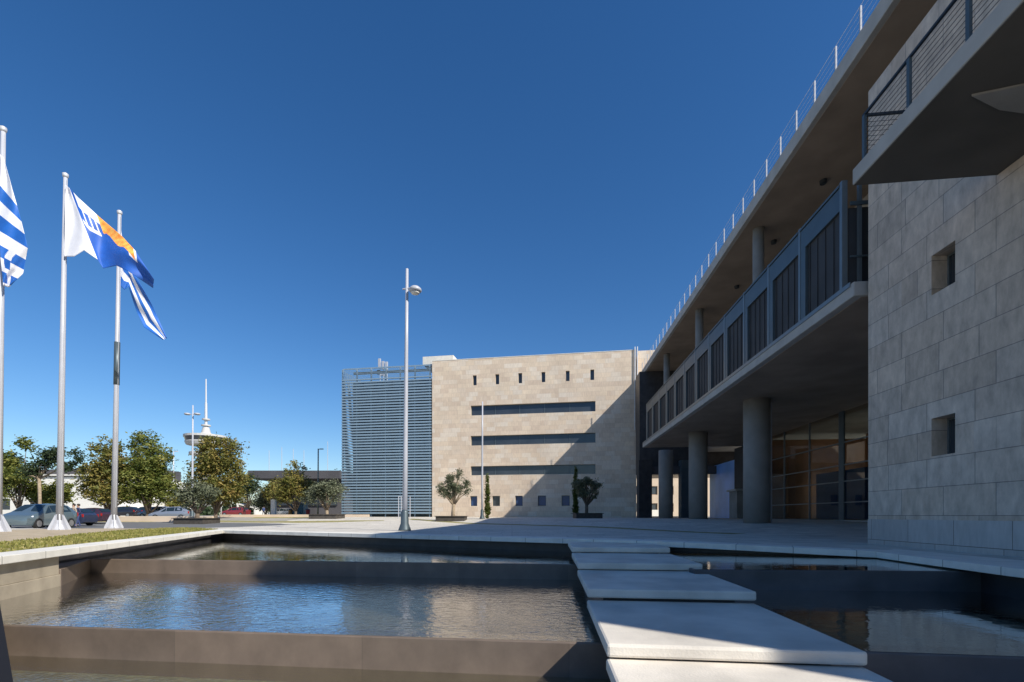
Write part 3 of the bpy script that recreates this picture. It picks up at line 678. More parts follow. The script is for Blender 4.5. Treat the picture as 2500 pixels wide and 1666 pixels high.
for px, ya, yb in ((899, 871, 893), (908, 878, 897), (917, 880, 900)):
    s_ = sx(px); mb = MB(); mb.tube([Fp(s_, 4, zB), Fp(s_, 4, sz(900, ya)+.8)], .06, 8); mast = mb.build('pole', M['galv'], an)
    mb = MB(); mb.box(s_-.2, s_+.2, 3.65, 3.9, sz(900, yb)+.8, sz(900, ya)+.9, Fp); mb.build('antenna_panel', M['white_metal'], an, bevel=.03)
    mb = MB(); mb.box(s_+.15, s_+.5, 3.95, 4.2, sz(900, yb)-.1, sz(900, yb)+.6, Fp); mb.build('radio_box', M['dark_metal'] if px < 900 else M['white_metal'], an)
gt = empty('white_gate_frame', P(988, 1262, 60), 'pair of slim white post frames in front of the louvred tower', 'frame')
for px in (973, 979.5, 1001):
    mb = MB(); a = P(px, 1259, 60); mb.tube([(a.x, 60, .3), (a.x, 60, EYE+(HZ-1212)/F*60)], .05, 8); mb.build('post', M['white_metal'], gt)
for a, b in ((973, 979.5),):
    mb = MB(); z = EYE+(HZ-1213)/F*60; mb.tube([(P(a, 0, 60).x, 60, z), (P(b, 0, 60).x, 60, z)], .04, 8); mb.build('crossbar', M['white_metal'], gt)

# ------------------------------------------------------------------ lamp posts, flagpoles
def lamp(px_base, Y, top_py, px_top, label, r0=.13, r1=.065, heads='one', base=True, mt='white_metal', group='tall white lamp posts'):
    bp0 = P(px_base, 0, Y); zb = zg(bp0.x, Y); top = P(px_top, top_py, Y)
    e = empty('lamp_post', (bp0.x, Y, zb), label, 'lamp post', group)
    A = Vector((bp0.x, Y, zb)); B = top
    mb = MB(); mb.tube([A, A.lerp(B, .3), A.lerp(B, .7), B], [r0, r0*.85, (r0+r1)/2*.9, r1], 16); mb.build('pole', M[mt], e, smooth=True)
    if base:
        mb = MB(); mb.lathe([(r0*2.4, 0), (r0*2.3, .06), (r0*1.5, .35), (r0*1.35, .9), (r0*1.05, 1.0)], A, 16); mb.build('base', M['steel'], e, smooth=True)
    Hp = A.lerp(B, 1-1.1/(B-A).length) if heads != 'top' else B
    if heads == 'one':
        mb = MB(); mb.tube([Hp+Vector((-.2, 0, .12)), Hp+Vector((.25, -.05, .16))], .04, 8); mb.build('arm', M[mt], e)
        mb = MB(); c = Hp+Vector((.42, -.1, .02)); mb.lathe([(.05, .2), (.18, .17), (.28, .08), (.31, -.01), (.25, -.08)], c, 20); hd = mb.build('lamp_head', M[mt], e, smooth=True)
        mb = MB(); mb.lathe([(.22, -.10), (.18, -.16), (.08, -.20)], c, 16); mb.build('lens', M['coping_flat'], hd, smooth=True)
    elif heads == 'two':
        for sg in (-1, 1):
            c = Hp+Vector((sg*.55, -.1, .1)); mb = MB(); mb.tube([Hp+Vector((0, 0, .1)), c], .035, 8); mb.build('arm', M[mt], e)
            mb = MB(); mb.lathe([(.05, .14), (.28, .10), (.33, 0), (.25, -.08)], c, 16); mb.build('lamp_head', M[mt], e, smooth=True)
    elif heads == 'side':
        c = B+Vector((.45, 0, -.05)); mb = MB(); mb.tube([B+Vector((0, 0, -.1)), c], .04, 8); mb.build('arm', M[mt], e)
        mb = MB(); mb.box(c.x-.25, c.x+.35, c.y-.12, c.y+.12, c.z-.06, c.z+.07); mb.build('lamp_head', M[mt], e, bevel=.03)
    return e
lamp(988, 23.3, 657, 994, 'tall white lamp post with a round head at the far edge of the pool')
lamp(1177, 52, 981, 1178, 'slim lamp post in front of the ribbon windows beside a cypress', r0=.12, r1=.07, heads='none')
lamp(469, 53.7, 990, 471, 'white lamp post with two heads rising beside the autumn tree', heads='two')
lamp(776, 75, 1096, 777, 'dark street lamp with a flat head left of the louvred tower', r0=.12, r1=.09, heads='side', base=False, mt='steel', group='street lamps in the distance')
lamp(424, 90, 1102, 424, 'small curved street lamp between the green tree and the autumn tree', r0=.1, r1=.07, heads='side', base=False, mt='galv', group='street lamps in the distance')
lamp(540, 68, 1170, 540, 'short grey pole before the autumn tree', r0=.09, r1=.07, heads='none', base=False, mt='galv', group='street lamps in the distance')
def flagpole(px, Y, top_py, px_top, label):
    b = P(px, 0, Y); z = zg(b.x, Y); A = Vector((b.x, Y, z)); B = P(px_top, top_py, Y)
    e = empty('flagpole', A, label, 'flagpole', 'white flagpoles in a row'); mb = MB(); mb.tube([A, A.lerp(B, .5), B], [.15, .12, .085], 20); mb.build('pole', M['white_metal'], e, smooth=True)
    mb = MB()
    mb.lathe([(.30, 0), (.29, .05), (.18, .28), (.155, .5)], A, 20)
    for j in range(8):
        t = j*math.pi/4; d = Vector((math.cos(t), math.sin(t), 0)); n = Vector((-d.y, d.x, 0))*.02
        mb.mesh([A+d*.15-n, A+d*.44-n, A+d*.44-n+Vector((0,0,.08)), A+d*.15-n+Vector((0,0,.8)), A+d*.15+n, A+d*.44+n, A+d*.44+n+Vector((0,0,.08)), A+d*.15+n+Vector((0,0,.8))], [(0,1,2,3),(7,6,5,4),(0,4,5,1),(1,5,6,2),(2,6,7,3),(3,7,4,0)])
    mb.build('base', M['white_metal'], e)
    mb = MB(); mb.lathe([(.10, 0), (.13, .06), (.13, .18), (.05, .24)], B, 16); mb.build('finial', M['galv'], e, smooth=True)
    mb = MB(); mb.tube([A+Vector((.19, -.1, 1.2)), B+Vector((.13, -.06, -.1))], .012, 6); mb.build('halyard', M['galv'], e)
    return e
flagpole(-6, 21.7, 322, 8, 'flagpole cut by the left edge of the picture, carrying a striped flag')
flagpole(145, 24.6, 434, 160, 'middle flagpole, carrying the blue flag with the orange emblem')
fp3 = flagpole(278, 28.0, 524, 292, 'flagpole farthest to the right, with a dark sleeve and a blown striped flag')
a_, b_ = P(278, 1288, 28), P(292, 524, 28); mb = MB(); f1, f2 = (1288-940)/764, (1288-836)/764
mb.tube([a_.lerp(b_, f1), a_.lerp(b_, f2)], .145, 20); mb.build('sleeve', M['steel'], fp3, smooth=True)
def curve(ctrl, u):
    for i in range(len(ctrl)-1):
        if u <= ctrl[i+1][0] or i == len(ctrl)-2:
            a, b = ctrl[i], ctrl[i+1]; t = max(0, min(1, (u-a[0])/(b[0]-a[0]))); return Vector((a[1]+(b[1]-a[1])*t, a[2]+(b[2]-a[2])*t))
def flag(name, label, T, B, Y, colour, mats, wave, nu=72, nv=54, amp=.35, drift=.5):
    mb = MB(); mb.keep = True; vs_ = []
    for i in range(nu+1):
        u = i/nu; a = curve(T, u); b = curve(B, u)
        for j in range(nv+1):
            v = j/nv; p = a.lerp(b, v)
            yy = Y+drift*u+amp*u**.5*math.sin(wave*u*6.28+v*2.2)+.06*math.sin(17*u+9*v)
            w = P(p.x, p.y, yy); vs_.append(w)
    mb.v = vs_
    for i in range(nu):
        for j in range(nv):
            n = i*(nv+1)+j; mb.f.append((n, n+nv+1, n+nv+2, n+1)); mb.m.append(colour((i+.5)/nu, (j+.5)/nv))
    c = vs_[0]
    o = mb.build(name, mats, loc=c, smooth=True)
    sd = o.modifiers.new('cloth', 'SOLIDIFY'); sd.thickness = .008
    return tag(o, label, 'flag')
def greek(u, v):
    if u < .33 and v < .6:
        return 0 if abs(u-.165) < .05 or abs(v-.3) < .08 else 1
    return 1 if int(v*5) % 2 == 0 else 0
def limp(u, v):
    if u < .05 or (u > .60 and .35+.2*math.sin(u*14) < v < .62+.2*math.sin(u*14)): return 0 if u < .05 or int(u*12) % 3 else 1
    return 0 if u < .24 or int((u-.24)/.105) % 2 == 1 else 1
flag('striped_flag', 'blue and white striped flag hanging limp at the left edge of the picture', [(0, -6, 372), (.25, -6, 450), (.55, -5, 560), (.8, 2, 640), (1, 8, 698)], [(0, 8, 385), (.25, 44, 510), (.55, 68, 605), (.8, 56, 668), (1, 22, 702)], 21.5, limp, [M['fl_white'], M['fl_gblue']], 1.0, amp=.12, drift=-.1)
flag('striped_flag', 'blue and white striped flag blown down to the right on the farthest flagpole', [(0, 293, 538), (.3, 300, 600), (.55, 326, 664), (.8, 372, 745), (1, 408, 826)], [(0, 284, 690), (.3, 304, 708), (.5, 314, 700), (.7, 334, 762), (.85, 352, 800), (1, 398, 830)], 28.2, greek, [M['fl_white'], M['fl_gblue']], 1.3, amp=.16)
def city(u, v):
    if u < .35: return 0
    w = (u-.35)/.65
    if w < .36:
        if v < .20 and w > .05: return 0
        if v < .46 and w > .03:
            q = w*11 % 1
            if q < .30: return 0
            if v > .40 and w < .31: return 0
        if .36 <= v < .40: return 1
        return 1
    if .36 <= w < .80 and v < .36+.05*math.sin(w*25): return 2
    if .72 < w < .82 and v < .42: return 0
    return 1
flag('city_flag', 'blue flag with white key border and orange emblem on the middle flagpole', [(0, 160, 452), (.35, 170, 460), (.42, 190, 482), (.6, 240, 528), (.78, 297, 576), (.88, 330, 612), (1, 376, 682)],
     [(0, 157, 627), (.12, 181, 627), (.2, 205, 612), (.35, 238, 634), (.42, 252, 656), (.6, 285, 649), (.78, 315, 664), (1, 374, 704)], 24.4, city, [M['fl_white'], M['fl_blue'], M['fl_orange']], 1.9, amp=.28, nu=120, nv=60)

# ------------------------------------------------------------------ trees
LM = {'green': leafmat('leaves_green', [(.04,.07,.012), (.11,.14,.025), (.21,.22,.05), (.33,.29,.08)]),
      'autumn': leafmat('leaves_autumn', [(.05,.07,.015), (.13,.14,.03), (.26,.22,.06), (.40,.26,.08)]),
      'pine': leafmat('leaves_dark', [(.02,.04,.015), (.045,.07,.028), (.085,.11,.05)]),
      'olive': leafmat('leaves_olive', [(.07,.08,.045), (.15,.17,.10), (.26,.27,.18)]),
      'cypress': leafmat('leaves_cypress', [(.03,.05,.01), (.08,.11,.02), (.14,.16,.035)])}
def tree(name, label, base, blobs, lm, nleaf, ls, trunk_r=.18, bark='bark', multi=1, fork=.35, group=None, seed=1, clump=.5, limb=10):
    R = random.Random(seed); bx_, by_ = base; z0 = zg(bx_, by_); e = empty(name, (bx_, by_, z0), label, 'tree', group)
    cl = []; tot = sum(b[3]*b[4]*b[5] for b in blobs)
    for (cx, cy, cz, rx, ry, rz) in blobs:
        n = max(4, int(nleaf/28*rx*ry*rz/tot))
        for _ in range(n):
            d = Vector((R.gauss(0, 1), R.gauss(0, 1), R.gauss(0, 1))).normalized()*(R.random()**.38)
            cl.append(Vector((bx_+cx+d.x*rx, by_+cy+d.y*ry, z0+cz+d.z*rz)))
    mb = MB(); mb.keep = True
    for c in cl:
        rr_ = clump*R.uniform(.5, 1.25)
        for _ in range(28):
            p = c+Vector((R.gauss(0, .5), R.gauss(0, .5), R.gauss(0, .38)))*rr_
            a = Vector((R.gauss(0, 1), R.gauss(0, 1), R.gauss(0, .6))).normalized(); b = a.cross(Vector((R.gauss(0, 1), R.gauss(0, 1), R.gauss(0, 1)))).normalized()
            s_ = ls*R.uniform(.6, 1.3); a *= s_; b *= s_*.5
            mb.poly([p-a, p+b*.9, p+a, p-b*.9])
    o = mb.build('crown', LM[lm], e)
    top = max(b[2]+b[5]*.4 for b in blobs); lowest = min(b[2]-b[5] for b in blobs); zf_ = max(.5, lowest*fork if fork < 1 else lowest)
    mb = MB(); f0 = Vector((bx_+R.uniform(-.1, .1), by_, z0+zf_)); A = Vector((bx_, by_, z0-.1))
    mb.tube([A, A.lerp(f0, .5)+Vector((R.uniform(-.06, .06), 0, 0)), f0], [trunk_r*1.35, trunk_r*.95, trunk_r*.9], 10)
    for i in range(limb):
        c = cl[(i*len(cl))//limb]; q = f0.lerp(c, .5)+Vector((R.uniform(-.2, .2), R.uniform(-.2, .2), R.uniform(0, .3)))
        mb.tube([f0-Vector((0, 0, .1)), q, c], [trunk_r*.6, trunk_r*.35, trunk_r*.1], 7)
    mb.build('trunk', M[bark], e, smooth=True)
    return e
def at(px, Y): return ((px-CX)/F*Y, Y)
def hz(py, Y): return EYE+(HZ-py)/F*Y
def ptree(name, label, px, Y, blobs_px, lm, nleaf, ls, **kw):
    bx_, by_ = at(px, Y); z0 = zg(bx_, by_); s = Y/F; bl = []
    for (cx, cy, rx, rz) in blobs_px: bl.append(((cx-px)*s, 0, hz(cy, Y)-z0, rx*s, rx*s*.85, rz*s))
    return tree(name, label, (bx_, by_), bl, lm, nleaf, ls, **kw)
ptree('deciduous_tree', 'loose green tree at the far left edge, behind the parked cars', 45, 50, [(20,1130,30,26),(62,1085,22,14),(45,1165,36,26),(5,1170,25,30)], 'green', 6000, .16, seed=3, clump=.7, trunk_r=.13)
ptree('pine_tree', 'thin dark pine with a bare pale trunk behind the middle flagpole', 97, 48, [(112,1120,30,20),(80,1150,28,18),(140,1105,22,14),(185,1115,20,16),(160,1140,26,14)], 'pine', 3000, .15, bark='bark_lt', seed=4, clump=.6, trunk_r=.15, fork=1, limb=6)
ptree('deciduous_tree', 'low dark green tree in front of the white building on the left', 120, 52, [(85,1200,38,18),(125,1215,40,18),(150,1195,26,16)], 'green', 6000, .17, seed=5, clump=.6)
ptree('deciduous_tree', 'bushy tree with yellowing leaves behind the farthest flagpole', 262, 55, [(262,1110,30,44),(240,1160,38,36),(215,1190,20,20),(290,1150,34,40),(270,1205,50,24)], 'autumn', 11000, .17, seed=6, clump=.7, trunk_r=.2)
ptree('deciduous_tree', 'tall full green tree, the biggest left of the two-headed lamp', 362, 56, [(355,1085,32,30),(372,1130,48,42),(350,1175,58,44),(395,1190,36,40),(330,1210,40,24)], 'green', 15000, .17, seed=7, clump=.7, trunk_r=.24)
ptree('deciduous_tree', 'autumn coloured tree with orange brown leaves below the distant tower', 525, 60, [(516,1080,17,18),(562,1088,19,22),(510,1080,22,16),(545,1080,20,15),(512,1106,30,30),(535,1122,36,34),(565,1115,30,38),(500,1150,42,38),(560,1165,44,44),(525,1200,64,32)], 'autumn', 16000, .18, seed=8, clump=.75, trunk_r=.24)
ptree('olive_tree', 'grey green olive tree with forked trunks in the left planter', 482, 47, [(455,1215,30,24),(500,1205,34,26),(478,1190,28,20)], 'olive', 4200, .12, seed=9, clump=.45, trunk_r=.2, fork=.6)
ptree('deciduous_tree', 'small round tree with yellow green crown before the dark low building', 722, 78, [(722,1148,24,24),(710,1180,34,32),(740,1195,30,28),(700,1205,40,22)], 'autumn', 5000, .2, seed=10, clump=.8, trunk_r=.2)
ptree('olive_tree', 'broad olive tree in the planter beside the louvred tower', 797, 60, [(780,1205,30,26),(815,1200,30,28),(797,1190,30,18),(760,1215,22,18)], 'olive', 5200, .14, seed=11, clump=.5, trunk_r=.2, fork=.6, bark='bark_lt')
ptree('olive_tree', 'sunlit olive tree with thick pale trunk in front of the stone facade', 1107, 51, [(1079,1194,13,16),(1098,1176,13,20),(1122,1162,9,17),(1138,1190,10,21),(1112,1192,17,17),(1092,1208,14,10)], 'olive', 7000, .085, seed=12, clump=.3, trunk_r=.2, fork=.75, bark='bark_lt', limb=16)
ptree('olive_tree', 'shaded olive tree in front of the stone facade, beside a dark cypress', 1432, 50, [(1410,1184,14,12),(1432,1176,15,9),(1454,1184,13,12),(1448,1204,10,14),(1424,1202,15,16)], 'olive', 6500, .085, seed=13, clump=.3, trunk_r=.18, fork=.7, limb=16)
ptree('cypress_tree', 'narrow sunlit cypress standing beside the slim lamp post', 1190, 52, [(1190,1180,3.5,26),(1190,1215,5.5,30),(1190,1245,6.5,22)], 'cypress', 6500, .08, seed=14, clump=.16, trunk_r=.07, fork=.2)
ptree('cypress_tree', 'narrow dark cypress in the shade against the stone facade', 1405, 51, [(1405,1165,3.5,26),(1405,1205,5,32),(1405,1242,6,24)], 'cypress', 6500, .08, seed=15, clump=.16, trunk_r=.07, fork=.2)
for i, (px, Y, py, r_, lm, lb) in enumerate([(605,95,1180,26,'pine','dark bushy tree between the autumn tree and the dark low building'), (650,90,1215,24,'olive','grey green shrubby tree in front of the dark low building'), (668,88,1195,20,'autumn','brownish small tree left of the small round tree'),
        (430,85,1215,30,'autumn','yellowish tree behind the parked grey car'), (415,120,1175,22,'pine','distant dark tree right of the tall green tree'), (820,130,1165,18,'pine','distant dark tree just left of the louvred tower'), (790,125,1170,14,'pine','distant small dark tree beside the street lamp'),
        (-20,70,1190,34,'green','dark tree partly outside the left edge of the picture'), (190,90,1215,26,'green','low green tree in front of the sunlit white wall'), (330,105,1195,34,'green','broad distant tree filling the gap behind the tall green tree'), (568,100,1200,30,'autumn','distant yellowish tree behind the autumn tree'), (226,100,1190,22,'pine','distant dark tree above the white building roof'), (455,95,1205,24,'green','distant green tree behind the two-headed lamp'), (640,100,1232,18,'pine','low dark shrub near the white canopy')]):
    ptree('distant_tree', lb, px, Y, [(px,py,r_,r_*.8),(px-r_*.5,py+r_*.6,r_*.8,r_*.6),(px+r_*.55,py+r_*.5,r_*.7,r_*.7)], lm, 2600, .22, seed=30+i, clump=.9, trunk_r=.18, group='trees in the distance')
def planter(px, Y, w, label):
    x, y = at(px, Y); z = zg(x, y); e = empty('planter', (x, y, z), label, 'planter', 'dark planters under the olive trees'); mb = MB(); h = .48; d = w
    for a in ((x-w/2, x+w/2, y-d/2, y-d/2+.05), (x-w/2, x+w/2, y+d/2-.05, y+d/2), (x-w/2, x-w/2+.05, y-d/2+.05, y+d/2-.05), (x+w/2-.05, x+w/2, y-d/2+.05, y+d/2-.05)): mb.box(*a, z-.1, z+h)
    mb.build('body', M['corten'], e); mb = MB(); mb.box(x-w/2+.05, x+w/2-.05, y-d/2+.05, y+d/2-.05, z, z+h-.08); mb.build('soil', M['bark'], e)
    mb = MB(); mb.box(x-w/2-.12, x+w/2+.12, y-d/2-.12, y-d/2+.28, z+h+.002, z+h+.06); mb.box(x-w/2-.12, x-w/2+.28, y-d/2+.285, y+d/2+.12, z+h+.002, z+h+.06); mb.box(x+w/2-.28, x+w/2+.12, y-d/2+.285, y+d/2+.12, z+h+.002, z+h+.06)
    mb.build('rim', M['corten'], e)
planter(482, 46, 2.7, 'dark planter under the left olive tree, behind the lawn'); planter(799, 59, 3.2, 'dark planter under the broad olive tree near the louvred tower')
planter(1103, 50, 2.9, 'dark planter under the sunlit olive tree'); planter(1434, 49, 2.6, 'shaded planter under the olive tree beside the dark cypress')

# ------------------------------------------------------------------ cars
def car(x, y, head, col, label, scale=1.0):
    z = zg(x, y); e = empty('parked_car', (x, y, z), label, 'car', 'cars parked along the road')
    cm = mat('car_paint', col, .3, .2, coat=.8, spec=.6); ch, sh = math.cos(head), math.sin(head)
    T = lambda a, b, c: Vector((x+(a*ch-b*sh)*scale, y+(a*sh+b*ch)*scale, z+c*scale))
    st = [(2.08,.34,.52,.56,.58,.5),(2.0,.24,.60,.66,.78,.66),(1.6,.2,.70,.82,.85,.74),(1.0,.2,.82,.98,.87,.74),(.25,.2,.90,1.42,.87,.60),(-.6,.2,.92,1.48,.87,.60),(-1.4,.2,.95,1.40,.86,.58),(-1.9,.24,.95,1.06,.82,.62),(-2.06,.34,.82,.88,.72,.6)]
    vs_ = []; fs_ = []
    for (a, zb, zs, zt, w, wt) in st:
        vs_ += [T(a, q[0], q[1]) for q in ((-w*.9, zb), (-w, (zb+zs)/2), (-w*.98, zs), (-wt, zt), (0, zt+.03), (wt, zt), (w*.98, zs), (w, (zb+zs)/2), (w*.9, zb))]
    n = 9
    for i in range(len(st)-1):
        for j in range(n): fs_.append((i*n+j, i*n+(j+1) % n, (i+1)*n+(j+1) % n, (i+1)*n+j))
    fs_ += [tuple(range(n)), tuple((len(st)-1)*n+j for j in range(n))]
    mb = MB(); mb.mesh(vs_, fs_); o = mb.build('body', cm, e, smooth=True)
    o.modifiers.new('edge', 'EDGE_SPLIT').split_angle = math.radians(35)
    g = MB(); g.keep = True
    def sidew(s, pts):
        out = []
        for a, f in pts:   # interpolate shoulder/top at a, f 0..1
            for i in range(len(st)-1):
                if st[i][0] >= a >= st[i+1][0]:
                    t = (st[i][0]-a)/(st[i][0]-st[i+1][0]); q = [st[i][m]+(st[i+1][m]-st[i][m])*t for m in range(6)]; break
            w = q[4]*.98+(q[5]-q[4]*.98)*f; out.append(T(a, s*(w+.012), q[2]+(q[3]-q[2])*f+.008))
        g.poly(out)
    for s in (-1, 1):
        sidew(s, [(.78, .12), (.25, .12), (.25, .86)]); sidew(s, [(.19, .12), (-.58, .12), (-.58, .88), (.19, .86)]); sidew(s, [(-.64, .12), (-1.38, .14), (-1.3, .85), (-.64, .88)])
    g.poly([T(.95, -.66, 1.03), T(.95, .66, 1.03), T(.3, .54, 1.42), T(.3, -.54, 1.42)]); g.poly([T(-1.46, -.5, 1.40), T(-1.46, .5, 1.40), T(-1.90, .56, 1.10), T(-1.90, -.56, 1.10)])
    g.build('windows', M['carglass'], e)
    for a in (1.28, -1.28):
        for s in (-1, 1):
            mb = MB(); c = T(a, s*.80, .31); ax = T(0, s, 0)-T(0, 0, 0)
            mb.tube([c-ax*.1, c+ax*.075], .31*scale, 18); w = mb.build('wheel', M['tyre'], e)
            mb = MB(); mb.tube([c+ax*.05, c+ax*.09], .19*scale, 12); mb.build('rim', M['rim'], w)
    for s in (-1, 1):
        mb = MB(); mb.hexa([T(1.98, s*.5, .56), T(1.7, s*.80, .6), T(1.7, s*.82, .6), T(2.03, s*.55, .56), T(1.95, s*.5, .68), T(1.6, s*.80, .77), T(1.62, s*.83, .74), T(2.0, s*.55, .66)]); mb.build('headlight', M['lamp_lens'], e)
        mb = MB(); mb.box(-.07, .07, -.04, .04, -.12, .12, lambda a, b, c: T(-1.98+a, s*.74+b, .85+c)); mb.build('tail_light', M['red_lens'], e)
    return e
def carp(px, Y, *a, **k): x, y = at(px, Y); return car(x, y, *a, **k)
carp(96, 29, math.radians(280), (.10,.14,.16), 'dark silver hatchback parked left of the middle flagpole')
carp(70, 36, math.radians(215), (.02,.05,.05), 'dark green car parked right behind the dark silver hatchback')
carp(218, 46, math.radians(175), (.05,.025,.04), 'dark maroon car between the middle and the farthest flagpole')
carp(420, 54, math.radians(190), (.20,.23,.29), 'silver blue car parked beside the olive planter')
carp(385, 60, math.radians(178), (.42,.42,.44), 'pale grey car just left of the silver blue car')
carp(575, 78, math.radians(180), (.25,.03,.035), 'muted red car beside a standing person in dark clothes')
carp(300, 66, math.radians(182), (.02,.02,.03), 'black car under the trees behind the farthest flagpole')
carp(355, 72, math.radians(176), (.03,.03,.05), 'dark blue car under the tall green tree')
carp(690, 92, math.radians(180), (.35,.36,.38), 'grey car near the white canopy')
carp(160, 40, math.radians(182), (.03,.04,.08), 'dark blue car behind the middle flagpole')

# ------------------------------------------------------------------ people
def person(px, Y, head, label, top, legs, hgt=1.72, hair=(.03,.02,.015), stride=.16):
    x, y = at(px, Y); z = zg(x, y); e = empty('person', (x, y, z), label, 'person'); s = hgt/1.75
    J = {'pel': (0,0,.95), 'sp': (0,0,1.15), 'ch': (0,.01,1.36), 'nk': (0,0,1.50), 'hd0': (0,.01,1.60), 'hd1': (0,.02,1.70),
         'hl': (-.1,0,.92), 'kl': (-.11,stride*.6,.5), 'al': (-.11,stride,.09), 'tl': (-.12,stride+.18,.03), 'hr': (.1,0,.92), 'kr': (.11,-stride*.2,.5), 'ar': (.11,-stride,.09), 'tr': (.12,-stride+.18,.03),
         'sl': (-.19,0,1.42), 'el': (-.25,-.04,1.15), 'wl': (-.24,.10,.92), 'fl': (-.23,.14,.80), 'sr': (.19,0,1.42), 'er': (.25,.02,1.15), 'wr': (.25,.16,.95), 'fr': (.24,.22,.85)}
    Rr = dict(pel=.15, sp=.135, ch=.15, nk=.055, hd0=.09, hd1=.095, hl=.085, kl=.06, al=.045, tl=.04, hr=.085, kr=.06, ar=.045, tr=.04, sl=.065, el=.045, wl=.03, fl=.03, sr=.065, er=.045, wr=.03, fr=.03)
    E = [('pel','sp'),('sp','ch'),('ch','nk'),('nk','hd0'),('hd0','hd1'),('pel','hl'),('hl','kl'),('kl','al'),('al','tl'),('pel','hr'),('hr','kr'),('kr','ar'),('ar','tr'),('ch','sl'),('sl','el'),('el','wl'),('wl','fl'),('ch','sr'),('sr','er'),('er','wr'),('wr','fr')]
    ks = list(J); me = bpy.data.meshes.new('skel'); c, sn = math.cos(head), math.sin(head)
    me.from_pydata([(s*(J[k][0]*c-J[k][1]*sn), s*(J[k][0]*sn+J[k][1]*c), s*J[k][2]) for k in ks], [(ks.index(a), ks.index(b)) for a, b in E], [])
    o = bpy.data.objects.new('skel', me); C.collection.objects.link(o); o.modifiers.new('s', 'SKIN'); sv = me.skin_vertices[0].data
    for i, k in enumerate(ks): sv[i].radius = (Rr[k]*s, Rr[k]*s*(.75 if k in ('pel','sp','ch') else 1)); sv[i].use_root = (k == 'pel')
    o.modifiers.new('d', 'SUBSURF').levels = 2
    bpy.context.view_layer.update(); dg = bpy.context.evaluated_depsgraph_get(); m2 = bpy.data.meshes.new_from_object(o.evaluated_get(dg)); bpy.data.objects.remove(o)
    m2.name = 'body'; m2.materials.clear()
    for q in (M['skin'], mat('cloth', top, .9), mat('trousers', legs, .9), M['tyre']): m2.materials.append(q)
    for p in m2.polygons:
        q = p.center.z/s; r_ = (p.center.x**2+p.center.y**2)**.5/s; p.use_smooth = True
        p.material_index = 3 if q < .09 else 2 if q < .98 and r_ < .22 else 0 if (q > 1.5 or (q < .95 and r_ >= .22)) else 1
    b = bpy.data.objects.new('body', m2); C.collection.objects.link(b); b.parent = e
    mb = MB(); mb.lathe([(.09, -.06), (.105, .0), (.10, .06), (.05, .105), (.01, .115)], (x-.02*sn*-1*s, y-.02*c*s, z+1.68*s), 14); mb.build('hair', mat('hair', hair, .8), e, smooth=True)
    return e
person(180, 36, 2.8, 'person in a pale top and blue jeans walking right of the middle flagpole', (.35,.28,.22), (.05,.08,.2))
person(191, 36.5, 2.6, 'person in dark blue clothes behind the one in the pale top', (.03,.04,.10), (.04,.06,.16))
person(597, 76, 0.3, 'person in black standing right of the red car', (.02,.015,.02), (.015,.015,.02))
person(644, 84, 1.2, 'small distant figure in blue near the white canopy', (.05,.08,.2), (.03,.03,.06))

# ------------------------------------------------------------------ far left: buildings, wall, tower, masts
wbld = empty('white_building', (-70, 84, .2), 'low sunlit white building with a dark roof behind the trees on the left', 'building')
O3 = Vector((-102, 78, 0)); ops = [(6+6*i, 9+6*i, 1.6, 3.4) for i in range(6)]
mb = MB(); panel(mb, O3, Vector((1, 0, 0)), 42, -.2, hz(1168, 78), ops, Vector((0, .3, 0)))
zt_ = hz(1168, 78); mb.poly([(-60,78,-.2),(-60,92,-.2),(-60,92,zt_),(-60,78,zt_)]); mb.poly([(-102,78,zt_),(-60,78,zt_),(-60,92,zt_),(-102,92,zt_)]); mb.keep = True
mb.build('wall', M['white_wall'], wbld)
for o in ops: window(wbld, O3, Vector((1, 0, 0)), *o, Vector((0, .3, 0)), M['winglass'], M['steel'])
mb = MB(); mb.prism([(-95, 82), (-63, 82), (-63, 92), (-95, 92)], zt_+.002, lambda x, y: zt_+1.3+.03*(x+95)); mb.build('roof', M['dark_roof'], wbld)
sh_ = empty('shed_building', (-58, 70, .3), 'white shed with a sloping wall between the flagpoles', 'building')
mb = MB(); a, b = P(205, 1258, 70).x, P(250, 1258, 70).x
mb.mesh([(a-6,70,.1),(b+2,70,.1),(b+2,76,.1),(a-6,76,.1),(a-6,70,6.2),(b-1,70,6.4),(b-1,76,6.4),(a-6,76,6.2)], [(3,2,1,0),(4,5,6,7),(0,1,5,4),(1,2,6,5),(2,3,7,6),(3,0,4,7)]); mb.build('wall', M['white_wall'], sh_)
mb = MB(); mb.box(a-6.3, b-.8, 69.7, 76.3, 6.42, 6.65); mb.build('roof', M['coping_flat'], sh_)
db = empty('dark_hall', (-48, 118, .5), 'long dark low hall with a deep flat roof in the distance', 'building')
x0, x1 = P(628, 0, 112).x, P(845, 0, 112).x
mb = MB(); mb.box(x0+3, x1, 112, 128, .3, hz(1172, 112)); mb.build('wall', M['dark_roof'], db)
mb = MB(); mb.box(x0, x1, 108, 130, hz(1172, 112)+.002, hz(1153, 112)); mb.build('roof', M['dark_roof'], db, bevel=.05)
mb = MB(); mb.box(x0+5, x1-2, 111.6, 111.95, 3, 6.2); mb.build('window', M['winglass'], db)
pv = empty('white_canopy', P(612, 1240, 96), 'small white sloping canopy in the distance beneath the dark hall', 'canopy')
mb = MB(); a, b = P(585, 0, 96).x, P(630, 0, 96).x
mb.prism([(a, 95), (b, 95), (b, 100), (a, 100)], lambda x, y: 2.9-(x-a)*.25, lambda x, y: 3.1-(x-a)*.25); mb.build('roof', M['white_wall'], pv)
mb = MB(); mb.box(a, a+.3, 95, 100, .4, 2.88); mb.box(b-.3, b, 95, 100, .4, 1.9); mb.build('side_wall', M['white_wall'], pv)
